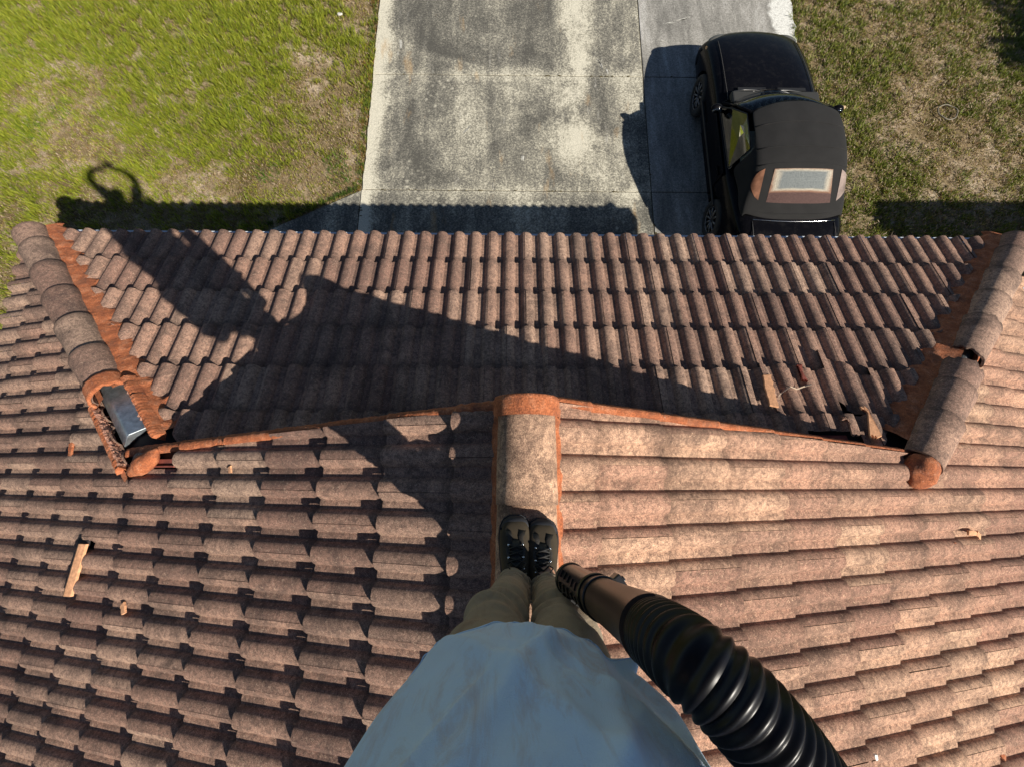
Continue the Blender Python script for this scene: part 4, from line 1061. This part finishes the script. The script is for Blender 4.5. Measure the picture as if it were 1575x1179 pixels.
# ------------------------------------------------------------------ person
PX, PY, PZ = -.12, -2.58, A*T+.10
person = None
def skin_body():
    me = bpy.data.meshes.new('person'); V, Ed, Rd = [], [], []
    def add(p, rd, par=None):
        V.append(p); Rd.append(rd); i = len(V)-1
        if par is not None: Ed.append((par, i))
        return i
    pel = add((PX, -2.62, 2.70), .13)
    wa = add((PX, -2.63, 2.86), .115, pel); ch = add((PX, -2.64, 3.02), .125, wa); nk = add((PX, -2.63, 3.16), .06, ch); add((PX, -2.60, 3.23), .05, nk)
    for sg, kx, ax in ((-1, -.17, -.128), (1, -.02, -.018)):
        hp = add((PX+sg*.09, -2.61, 2.62), .09, pel); kn = add((kx, -2.575, 2.36), .06, hp); an = add((ax, -2.58, 2.02), .042, kn); add((ax, -2.50, 1.955), .035, an)
    hands = []
    for sg, el, ha in ((-1, (-.50, -2.39, 3.50), (-.235, -2.26, 3.575)), (1, (.20, -2.37, 3.42), (-.065, -2.26, 3.575))):
        sh = add((PX+sg*.16, -2.65, 3.11), .065, ch)
        e = add(el, .060, sh); mv = Vector(el).lerp(Vector(ha), .5)+Vector((sg*.05, .03, .03)); mi_ = add(tuple(mv), .048, e); wv = Vector(el).lerp(Vector(ha), .86)+Vector((sg*.02, .01, .01)); wr = add(tuple(wv), .036, mi_)
        palm = add(ha, .026, wr)
        d = (Vector(ha)-Vector(el)).normalized(); hands.append((sg, Vector(ha), d, palm))
        for k in range(4):
            off = Vector((0, (-.030+.02*k), .012)); p1 = Vector(ha)+d*.025+off; L1 = (.034, .038, .036, .028)[k]
            kn1 = add(tuple(p1), .009, palm); p2 = p1+Vector((-sg*L1*.9, .012, L1*.5)); a2 = add(tuple(p2), .008, kn1)
            p3 = p2+Vector((-sg*L1*.35, 0, -L1*.55)); add(tuple(p3), .007, a2)
        tb = Vector(ha)+Vector((-sg*.012, .0, -.026)); a1 = add(tuple(tb), .010, palm); add(tuple(tb+Vector((-sg*.035, .008, -.002))), .009, a1)
    me.from_pydata(V, Ed, []); o = bpy.data.objects.new('person', me); C.objects.link(o)
    m = o.modifiers.new('skin', 'SKIN'); 
    for v, rd in zip(me.skin_vertices[0].data, Rd): v.radius = (rd, rd)
    me.skin_vertices[0].data[0].use_root = True
    s = o.modifiers.new('sub', 'SUBSURF'); s.levels = 2; s.render_levels = 2
    bake(o)
    # head joined into the same mesh
    bm = bmesh.new(); bm.from_mesh(o.data); hc = Vector((PX, -2.575, 3.335))
    hb = bmesh.new(); ellipsoid(hb, (0, 0, 0), (.078, .098, .118), 32, 24)
    for v in hb.verts:
        x, y, z = v.co
        if y > 0:
            v.co.y += .024*math.exp(-(x/.014)**2-((z+.012)/.026)**2)            # nose
            v.co.y -= .012*(math.exp(-((x-.032)/.017)**2-((z-.012)/.014)**2)+math.exp(-((x+.032)/.017)**2-((z-.012)/.014)**2))
            v.co.y += .007*math.exp(-(x/.028)**2-((z+.055)/.008)**2)             # lips
        if z < -.05: v.co.x *= 1-.25*(-z-.05)/.07; v.co.y = v.co.y*(1-.1*(-z-.05)/.07)+.012
    for sg in (-1, 1): ellipsoid(hb, (sg*.080, -.005, -.005), (.010, .020, .032), 12, 8)
    hb.transform(Matrix.Translation(hc) @ Matrix.Rotation(-.45, 4, 'X'))
    tmp = bpy.data.meshes.new('h'); hb.to_mesh(tmp); bm.from_mesh(tmp); bpy.data.meshes.remove(tmp); hb.free()
    bm.to_mesh(o.data); bm.free()
    rm = o.modifiers.new('r', 'REMESH'); rm.mode = 'VOXEL'; rm.voxel_size = .0065; rm.use_smooth_shade = True
    bake(o)
    me = o.data; me.materials.clear(); me.materials.append(simple('skin', (.42, .23, .15), .5, nscale=40, namt=.12))
    me.transform(Matrix.Translation((-PX, -PY, -PZ+.08))); o.location = (PX, PY, PZ-.08)
    me.polygons.foreach_set('use_smooth', [True]*len(me.polygons))
    return o
person = skin_body()
tag(person, 'person in pale blue shirt and khaki trousers standing on the roof ridge, arms raised', 'person')
M_SHIRT = None
def cloth(name, col, stain, nscale, weave=700):
    m, n, b = new_mat(name); v = objvec(n)
    c = mixc(n, ramp(n, noise_node(n, v, nscale, 6, .65, .4), [(.45, (0,)*3), (.75, (.55,)*3)]), col, stain)
    c = mixc(n, ramp(n, noise_node(n, objvec(n, (5, 3, 2.2)), 2.6, 8, .72, 1.1), [(.50, (0,)*3), (.66, (.6,)*3)]), c, (stain[0]*.85, stain[1]*.68, stain[2]*.62))
    vo = N(n, 'ShaderNodeTexVoronoi'); vo.inputs['Scale'].default_value = 21; n.links.new(v, vo.inputs['Vector'])
    c = mixc(n, mathn(n, 'MULTIPLY', ramp(n, vo.outputs['Distance'], [(.03, (1,)*3), (.07, (0,)*3)]), ramp(n, noise_node(n, v, 6, 2), [(.60, (0,)*3), (.62, (.6,)*3)])), c, tuple(x*.25 for x in stain))
    n.links.new(c, b.inputs['Base Color']); b.inputs['Roughness'].default_value = .9; b.inputs['Specular IOR Level'].default_value = .15
    b.inputs['Sheen Weight'].default_value = .15
    bump(n, b, mathn(n, 'ADD', noise_node(n, v, weave, 2), mathn(n, 'MULTIPLY', noise_node(n, objvec(n, (1, 1, .5)), 9, 4, .5, 1.2), 6)), .55, .004); return m
M_SHIRT = cloth('shirt_cloth', (.56, .76, 1.0), (.54, .64, .80), 4)
M_PANTS = cloth('khaki_cloth', (.34, .265, .175), (.24, .185, .125), 8)
# shirt: open tube with a loose hem
bm = bmesh.new(); NS = 220; rings = []
zs_ = [2.705+i*.0155 for i in range(31)]
def shirt_r(z, a):
    t = (z-2.705)/.45
    rx = .207+.062*min(1, t*1.25); ry = .150+.018*math.sin(min(1, t*1.2)*PI)
    if t > .8: rx -= .08*((t-.8)/.2)**2; ry -= .06*((t-.8)/.2)**2
    fold = .007*math.sin(a*3+1.2+2.2*t)*(1-t*.6)
    fold += .010*nz(math.cos(a)*3+t*2, math.sin(a)*3, t*3)
    # diagonal drag folds across the belly
    q = a-PI/2
    fold += .013*math.exp(-((q-.75+1.3*t)/.09)**2)+.012*math.exp(-((q-.25+1.5*t)/.08)**2)+.012*math.exp(-((q+.45-.9*t)/.08)**2)+.009*math.exp(-((q+.75-.5*t)/.06)**2)
    for q0, sl2, am, wd2 in ((.95, -1.1, .012, .05), (.55, -1.7, .010, .035), (.10, -.5, .008, .04), (-.2, .9, .010, .035), (-.62, 1.3, .012, .045), (-.95, .7, .012, .05)):
        fold += am*math.exp(-abs((q-q0-sl2*t+.08*math.sin(t*5+q0*7))/wd2)**1.4)*(.5+.5*math.sin(t*4+q0*9))
    fold += (.09 if t < .1 else .030)*math.exp(-((q+1.02)/.07)**2)*max(0, 1-t)**1.2                 # corner of the hem flipped out on his right
    fold *= min(1, .25+t*4)
    return rx+fold, ry+fold
for z in zs_:
    row = []
    for i in range(NS):
        a = 2*PI*i/NS; rx, ry = shirt_r(z, a); t = (z-2.705)/.45
        row.append(Vector((PX-.012+.012*t+rx*math.cos(a), -2.605+ry*math.sin(a)-.02*t, z+(1-t)*(.012*math.cos(2*a)+.02*math.exp(-((a-PI/2)/.6)**2)+.004*math.sin(3*a+.5)))))
    rings.append(row)
vs = loft(bm, rings, closed=True, cap0=False, cap1=True)
shirt = from_bm('shirt', bm, M_SHIRT, person); sm = shirt.modifiers.new('t', 'SOLIDIFY'); sm.thickness = .004
ss = shirt.modifiers.new('s', 'SUBSURF'); ss.levels = 1; ss.render_levels = 1
# hem seam
bm = bmesh.new(); tube(bm, [p.lerp(q, 1.35)+(p-Vector((PX, -2.605, p.z))).normalized()*.0006 for p, q in zip(rings[0]+rings[0][:1], rings[1]+rings[1][:1])], .0013, 5); from_bm('hem', bm, M_SHIRT, shirt)
for sg, el in ((-1, Vector((-.50, -2.39, 3.50))), (1, Vector((.20, -2.37, 3.42)))):
    bm = bmesh.new(); a0 = Vector((PX+sg*.11, -2.65, 3.09)); pts = [a0.lerp(el, t*.72) for t in (0, .2, .4, .6, .8, 1)]
    tube(bm, pts, [.10, .10, .092, .085, .082, .085], 20, cap=False); o = from_bm('sleeve', bm, M_SHIRT, shirt); sm = o.modifiers.new('t', 'SOLIDIFY'); sm.thickness = .004
bm = bmesh.new(); ellipsoid(bm, (PX, -2.64, 3.10), (.175, .105, .06), 24, 14); from_bm('shirt_yoke', bm, M_SHIRT, shirt)
# hair and cap-free head
bm = bmesh.new(); ellipsoid(bm, (0, 0, 0), (.087, .104, .122), 28, 18)
for v in bm.verts:
    v.co *= 1+.05*mnoise.noise(v.co*60)
bmesh.ops.bisect_plane(bm, geom=bm.verts[:]+bm.edges[:]+bm.faces[:], plane_co=(0, .03, .02), plane_no=(0, .75, -.66), clear_outer=True)
bm.transform(Matrix.Translation((PX, -2.58, 3.345)) @ Matrix.Rotation(-.45, 4, 'X')); from_bm('hair', bm, simple('hair', (.03, .02, .015), .6, bstr=.6, bscale=200), person)
# trousers: one continuous mesh
def trousers():
    bm = bmesh.new()
    def leg(cs, n=40):
        rr = []
        for (x, y, z, rx, ry) in cs:
            rr.append([Vector((x+rx*math.cos(2*PI*k/n), y+ry*math.sin(2*PI*k/n), z)) for k in range(n)])
        loft(bm, rr)
    def interp(keys, n=60):
        out = []
        for i in range(n+1):
            z = keys[0][2]+(keys[-1][2]-keys[0][2])*i/n
            for a, b in zip(keys, keys[1:]):
                if a[2] <= z <= b[2]+1e-6:
                    t = (z-a[2])/(b[2]-a[2]); t = t*t*(3-2*t); out.append(tuple(a[j]+(b[j]-a[j])*t if j != 2 else z for j in range(5))); break
        return out
    leg(interp([(-.126, -2.568, 1.965, .058, .068), (-.133, -2.566, 2.04, .054, .062), (-.154, -2.560, 2.22, .066, .070), (-.176, -2.565, 2.36, .074, .076), (-.200, -2.59, 2.55, .088, .092), (-.205, -2.61, 2.66, .095, .10)]))
    leg(interp([(-.018, -2.582, 1.965, .058, .068), (-.014, -2.578, 2.04, .054, .062), (-.010, -2.566, 2.22, .066, .070), (-.006, -2.565, 2.36, .074, .076), (-.022, -2.59, 2.55, .090, .092), (-.03, -2.61, 2.66, .095, .10)]))
    ellipsoid(bm, (PX, -2.615, 2.70), (.185, .125, .11), 32, 20)
    o = from_bm('trousers', bm, M_PANTS, person)
    rm = o.modifiers.new('r', 'REMESH'); rm.mode = 'VOXEL'; rm.voxel_size = .0055; rm.use_smooth_shade = True
    bake(o)
    off = wloc(person)
    me = o.data; co = np.empty(len(me.vertices)*3); me.vertices.foreach_get('co', co); nn = np.empty(len(co)); me.vertices.foreach_get('normal', nn); co = co.reshape(-1, 3); nn = nn.reshape(-1, 3)
    for i in range(len(co)):
        p = co[i]; z = p[2]; cxl = -.13 if p[0] < -.085 else -.015
        ang = math.atan2(p[1]+2.57, p[0]-cxl)
        k = max(0, 1-abs(z-2.05)/.13)                                   # bunched above the boot
        k2 = max(0, 1-abs(z-2.36)/.14)
        w = .011*k*math.sin(z*170+2.4*math.sin(ang+z*5))+.011*k2*math.sin(z*85+ang*2.4)
        w += .007*nz(p[0]*16+z*4, p[1]*16, z*14)+.004*nz(ang*2, z*38, 3)
        w += .005*math.sin(ang*3+z*34+2*nz(p[0]*8, z*8))*(z > 2.38)
        co[i] += nn[i]*w
    me.vertices.foreach_set('co', co.ravel()); me.update()
    me.polygons.foreach_set('use_smooth', [True]*len(me.polygons)); return o
trousers_o = trousers()
# shoes
M_LEATH = simple('boot_leather', (.022, .018, .013), .6, nscale=30, namt=.35, bstr=.4, bscale=120)
M_SUEDE = simple('boot_suede', (.036, .025, .012), .85, nscale=40, namt=.25)
M_SOLE = simple('boot_rubber', (.018, .019, .024), .75); M_LACE = simple('laces', (.012, .012, .012), .8)
def shoe(x, ytoe, rot):
    zb = A*T+.112; Lh = .285
    key = [(0, .016, .02), (.05, .040, .044), (.14, .052, .054), (.28, .057, .064), (.42, .055, .078), (.55, .051, .100), (.70, .048, .125), (.88, .046, .13), (.97, .036, .12), (1, .02, .10)]
    R3 = Matrix.Rotation(rot, 3, 'Z'); O3 = Vector((x, ytoe, zb))
    def W(px, py, pz): return O3+R3 @ Vector((px, py, 0))+Vector((0, 0, pz))
    bm = bmesh.new(); rr = []
    for t, w, h in key:
        row = []
        for k in range(20):
            a = 2*PI*k/20; sx2 = math.cos(a); sz = math.sin(a)
            row.append(W(w*(abs(sx2)**.75)*(1 if sx2 > 0 else -1), -Lh*t, .014+h*max(0, .5+.5*sz)**.9))
        rr.append(row)
    loft(bm, rr); up = from_bm('shoe', bm, M_SUEDE, person); ss = up.modifiers.new('s', 'SUBSURF'); ss.levels = 1; ss.render_levels = 2
    bm = bmesh.new(); outl = []
    for i in range(25):
        t = i/24; w = np.interp(t, [k[0] for k in key], [k[1] for k in key])+.007; outl.append((w, t))
    loop_ = [(w, t) for w, t in outl]+[(-w, t) for w, t in outl[::-1]]
    loft(bm, [[W(w*s, -Lh*t*1.0+.006*(1 if t < .5 else -1), z) for w, t in loop_] for z, s in ((-.014, .9), (-.008, 1), (.014, 1.02), (.024, .98))])
    so_ = from_bm('sole', bm, M_SOLE, up, sharp=40)
    bm = bmesh.new(); rr = []
    for t, w, h in key[:3]: rr.append([W((w+.003)*math.cos(a), -Lh*t+.003, .016+(h+.004)*(.5+.5*math.sin(a))*(.8 if t < .1 else .72)) for a in [PI*2*k/16 for k in range(16)]])
    loft(bm, rr); from_bm('toe_cap', bm, M_SOLE, up)
    # tongue, overlays, eyelets and laces
    bm = bmesh.new(); g = []
    for t in (.27, .36, .45, .55, .66, .78):
        h = np.interp(t, [k[0] for k in key], [k[2] for k in key])
        g.append([W(.024*u, -Lh*t, .020+h-.010*u*u) for u in (-1, -.5, 0, .5, 1)])
    loft(bm, g, closed=False); o = from_bm('tongue', bm, M_LEATH, up); sm = o.modifiers.new('t', 'SOLIDIFY'); sm.thickness = .006
    for sg in (-1, 1):
        bm = bmesh.new(); g = []
        for t in [.16+.07*i for i in range(11)]:
            h = np.interp(t, [k[0] for k in key], [k[2] for k in key]); w = np.interp(t, [k[0] for k in key], [k[1] for k in key])
            g.append([W(sg*(.018+.006*math.sin(t*20)), -Lh*t, .019+h*.985), W(sg*w*.72, -Lh*t, .014+h*.87), W(sg*(w*.98+.003), -Lh*t, .014+h*.55), W(sg*(w+.004), -Lh*t, .014+h*(.25+.15*math.sin(t*16)))])
        loft(bm, g, closed=False); o = from_bm('side_panel', bm, M_LEATH, up); sm = o.modifiers.new('t', 'SOLIDIFY'); sm.thickness = .005
    bm = bmesh.new()
    for i, t in enumerate((.32, .39, .46, .53, .60)):
        h = np.interp(t, [k[0] for k in key], [k[2] for k in key]); z = .027+h
        tube(bm, [W(-.024, -Lh*t, z-.008), W(0, -Lh*(t+.02), z+.004), W(.024, -Lh*(t+.045), z-.004)], .003, 6)
        tube(bm, [W(.024, -Lh*t, z-.008), W(0, -Lh*(t+.02), z+.007), W(-.024, -Lh*(t+.045), z-.004)], .003, 6)
    for sg in (-1, 1): tube(bm, [W(0, -Lh*.62, .155), W(sg*.02, -Lh*.57, .152), W(sg*.034, -Lh*.52, .128), W(sg*.02, -Lh*.50, .12), W(0, -Lh*.55, .14)], .0028, 6)
    from_bm('laces', bm, M_LACE, up)
    for sg in (-1, 1):
        for t in (.32, .46, .58):
            h = np.interp(t, [k[0] for k in key], [k[2] for k in key]); bm = bmesh.new(); box(bm, W(sg*.026, -Lh*t, .022+h), (.006, .006, .004)); from_bm('eyelet', bm, M_CHROME, up)
shoe(-.125, -2.338, .02); shoe(-.022, -2.350, -.04)

# ------------------------------------------------------------------ blower and phone
M_BLK = simple('black_plastic', (.012, .012, .013), .28, nscale=10, namt=.2, coat=.2)
M_HOSE = simple('black_hose', (.004, .004, .006), .36, spec=.25, nscale=60, namt=.5); M_TUBE = simple('sun_worn_plastic', (.050, .032, .022), .38, nscale=14, namt=.25)
blower = empty('leaf_blower', (-.10, -2.82, 2.55), 'black backpack leaf blower worn by the person, ribbed hose running down to a straight tube', 'leaf blower')
def at_px(x, y, Z):
    dx, dy = x-787.5, y-589.5; u = _cr*dx+_sr*dy; v = -_sr*dx+_cr*dy
    d = _F+_R*u/FPX-_U*v/FPX; return CAMP+d*((Z-CAMP.z)/d.z)
ctl = [(876, 889, 2.30), (905, 906, 2.42), (940, 927, 2.56), (985, 957, 2.70), (1010, 975, 2.78), (1060, 1012, 2.95), (1120, 1062, 3.06), (1185, 1118, 3.11), (1240, 1165, 3.135)]
TP = [Vector(p) for p in ((0.017, -2.462, 2.33), (0.043, -2.456, 2.48), (0.061, -2.444, 2.64), (0.065, -2.421, 2.82), (0.057, -2.404, 2.93))]
HP = [Vector(p) for p in ((0.057, -2.404, 2.93), (0.054, -2.396, 2.985), (0.062, -2.398, 3.035), (0.09, -2.421, 3.055), (0.122, -2.455, 3.055), (0.163, -2.503, 3.035), (0.22, -2.578, 2.99), (.27, -2.68, 2.88), (.26, -2.77, 2.72), (.15, -2.82, 2.60), (0, -2.80, 2.58))]
# tube: nozzle end with slots, clamp, plain upper length
tp = curve_pts(TP, 40)
bm = bmesh.new(); tube(bm, tp[0:15], [.040+.002*(i/14) for i in range(15)], 36); nozzle = from_bm('nozzle', bm, M_BLK, blower, sharp=40)
bm = bmesh.new(); tube(bm, tp[14:38], [.0425+.0065*(i/23) for i in range(24)], 40); upper = from_bm('blower_tube', bm, M_TUBE, blower, sharp=40)
def ring_on(bm, P, i, rad, wdt, n=36):
    p = P[i]; d = (P[min(i+1, len(P)-1)]-P[i-1]).normalized()
    tube(bm, [p-d*wdt/2, p-d*wdt*.3, p+d*wdt*.3, p+d*wdt/2], [rad*.96, rad, rad, rad*.96], n)
for i, rd, w in ((1, .0435, .012), (13, .047, .014), (16, .0475, .008)):
    bm = bmesh.new(); ring_on(bm, tp, i, rd, w); from_bm('nozzle_ring', bm, M_BLK, nozzle, sharp=40)
bm = bmesh.new()
for i in range(3, 12, 2):
    p = tp[i]; d = (tp[i+1]-tp[i-1]).normalized(); x, y = frame_for(d)
    for a in (.2, .9, 1.6, 2.3):
        q = p+(x*math.cos(a)+y*math.sin(a))*.0425
        rt = (x*math.cos(a)+y*math.sin(a))
        R3 = Matrix((rt, d.cross(rt), d)).transposed(); bm = bmesh.new(); box(bm, q, (.004, .018, .006), R3)
        from_bm('nozzle_lug', bm, M_BLK, nozzle, smooth=False)
bm = bmesh.new(); p = tp[15]; d = (tp[16]-tp[14]).normalized(); x, y = frame_for(d)
side = Vector((.75, .55, .15)).normalized(); side = (side-d*side.dot(d)).normalized(); R3 = Matrix((side, d.cross(side), d)).transposed()
box(bm, p+side*.052, (.020, .034, .030), R3); box(bm, p+side*.063-d*.004, (.010, .012, .022), R3)
cl = from_bm('clamp', bm, M_BLK, upper, smooth=False); bevel_mod(cl, .003)
# ribbed hose
hp = curve_pts(HP, 1400); L_ = [0]
for a, b in zip(hp, hp[1:]): L_.append(L_[-1]+(b-a).length)
rad = []; ph = 0.
for i, s in enumerate(L_):
    u = min(1, s/.42); pitch = .0120+.0052*u+.0010*math.sin(s*31)
    if i: ph += (s-L_[i-1])/pitch
    rad.append(.0435+(.0038+.0030*u)*max(0, math.sin((ph % 1)*PI))**1.7)
bm = bmesh.new(); tube(bm, hp[::1], rad, 44); from_bm('ribbed_hose', bm, M_HOSE, blower)
bm = bmesh.new(); box(bm, (-.10, -2.83, 2.80), (.24, .11, .30)); o = from_bm('housing', bm, simple('blower_housing', (.5, .18, .03), .4, nscale=9, namt=.15), blower, smooth=False); bevel_mod(o, .05, 4)
bm = bmesh.new(); cyl(bm, (-.10, -2.77, 2.62), (-.10, -2.87, 2.62), .12, .11, 36); o = from_bm('fan_case', bm, M_BLK, blower, sharp=35); bevel_mod(o, .012, 2)
bm = bmesh.new(); box(bm, (-.10, -2.765, 2.83), (.26, .02, .44)); bevel_mod(from_bm('back_frame', bm, M_BLK, blower, smooth=False), .01, 2)
for sg in (-1, 1):
    bm = bmesh.new(); pts = curve_pts([(-.10+sg*.10, -2.78, 3.05), (-.12+sg*.115, -2.70, 3.185), (-.12+sg*.135, -2.60, 3.14), (-.12+sg*.165, -2.60, 3.03)], 14)
    g = [[p+Vector((a, 0, 0)) + Vector((0, b*.3, b)) for a, b in ((-.022, 0), (.022, 0), (.022, .008), (-.022, .008))] for p in pts]
    loft(bm, g); from_bm('shoulder_strap', bm, M_BLK, blower, smooth=False)
bm = bmesh.new(); pc = CAMP+cz*.022 + Vector((0, 0, 0)); R3 = Matrix((cx, cy, cz)).transposed(); box(bm, (0, 0, 0), (.155, .074, .009))
bm.transform(Matrix.Translation(pc-cx*.0) @ R3.to_4x4()); o = from_bm('smartphone', bm, M_BLK, smooth=False, loc=pc); bevel_mod(o, .003, 3)
tag(o, 'dark smartphone held up in both hands of the person', 'smartphone')

# ------------------------------------------------------------------ next building and a tree beyond the right edge
nb = empty('neighbouring_building', (13.5, -4, G), 'neighbouring wing of stucco and brown tiles standing off to the right', 'building')
NX = 8.84
bm = bmesh.new(); box(bm, (NX+.5+4.3, -5.5, G+1.25), (8.6, 9.8, 2.5)); from_bm('wall', bm, M_STUCCO, nb, smooth=False)
bm = bmesh.new()
q0 = [Vector((NX, .10, 0)), Vector((NX+9.6, .10, 0)), Vector((NX+9.6, -11, 0)), Vector((NX, -11, 0))]
q1 = [Vector((NX+4, -3.9, 1.54)), Vector((NX+5.6, -3.9, 1.54)), Vector((NX+5.6, -7, 1.54)), Vector((NX+4, -7, 1.54))]
loft(bm, [[p-Vector((0, 0, .12)) for p in q0], q0, q1]); from_bm('roof', bm, M_TILE, nb, smooth=False)
bm = bmesh.new(); make_tiles(bm, Vector((NX, .12, 0)), Vector((-1, 0, 0)), Sf, Nf, -9.3-.0, (0, 8), (0, 30), E, 0, lambda w, s, k, j: (-w) > s*c_ and (-w) < 9.6-s*c_)
tiles_obj('roof_tiles', bm, M_TILE, nb)
def tree(x, y, h, rr_, label):
    t = empty('leafy_tree', (x, y, G), label, 'tree')
    bm = bmesh.new(); tube(bm, curve_pts([(x, y, G-.1), (x+.05, y+.05, G+h*.35), (x-.05, y, G+h*.6), (x, y, G+h*.85)], 12), [.14-.009*i for i in range(12)], 12)
    for i in range(14):
        a = rng.random()*2*PI; z = G+h*rng.uniform(.35, .7); q = Vector((math.cos(a), math.sin(a), .7))
        tube(bm, [Vector((x, y, z)), Vector((x, y, z))+q*rr_*.45, Vector((x, y, z))+q*rr_*.8+Vector((0, 0, .1))], [.045, .028, .01], 7)
    from_bm('trunk', bm, simple('bark', (.12, .085, .06), .95, nscale=20, bstr=.6), t)
    n = 14000; d = nr.normal(size=(n, 3)); d /= np.linalg.norm(d, axis=1)[:, None]; rad_ = nr.rand(n)**.4
    k = .72+.5*np.array([mnoise.noise(Vector(v)*2.2+Vector((x, 0, 0))) for v in d.tolist()])
    c0 = np.array([x, y, G+h*.66])+d*(rad_*k)[:, None]*np.array([rr_, rr_, rr_*.95])
    u = nr.normal(size=(n, 3)); u /= np.linalg.norm(u, axis=1)[:, None]; v = np.cross(u, nr.normal(size=(n, 3))); v /= np.linalg.norm(v, axis=1)[:, None]
    s1, s2 = .07, .035
    V = np.stack([c0-u*s1, c0+v*s2, c0+u*s1, c0-v*s2], 1)
    me = bpy.data.meshes.new('crown'); me.from_pydata(V.reshape(-1, 3).tolist(), [], np.arange(n*4).reshape(-1, 4).tolist())
    at = me.attributes.new('col', 'FLOAT_COLOR', 'POINT'); cc = np.ones((n, 4, 4)); q = nr.rand(n)[:, None, None]
    cc[:, :, :3] = np.array([.04, .075, .015])*(1-q)+np.array([.09, .13, .03])*q; at.data.foreach_set('color', cc.ravel())
    link('crown', me, M_GRASS, t, smooth=False)
tree(13.75, 2.9, 4.4, 1.75, 'bushy green tree standing beyond the right lawn')
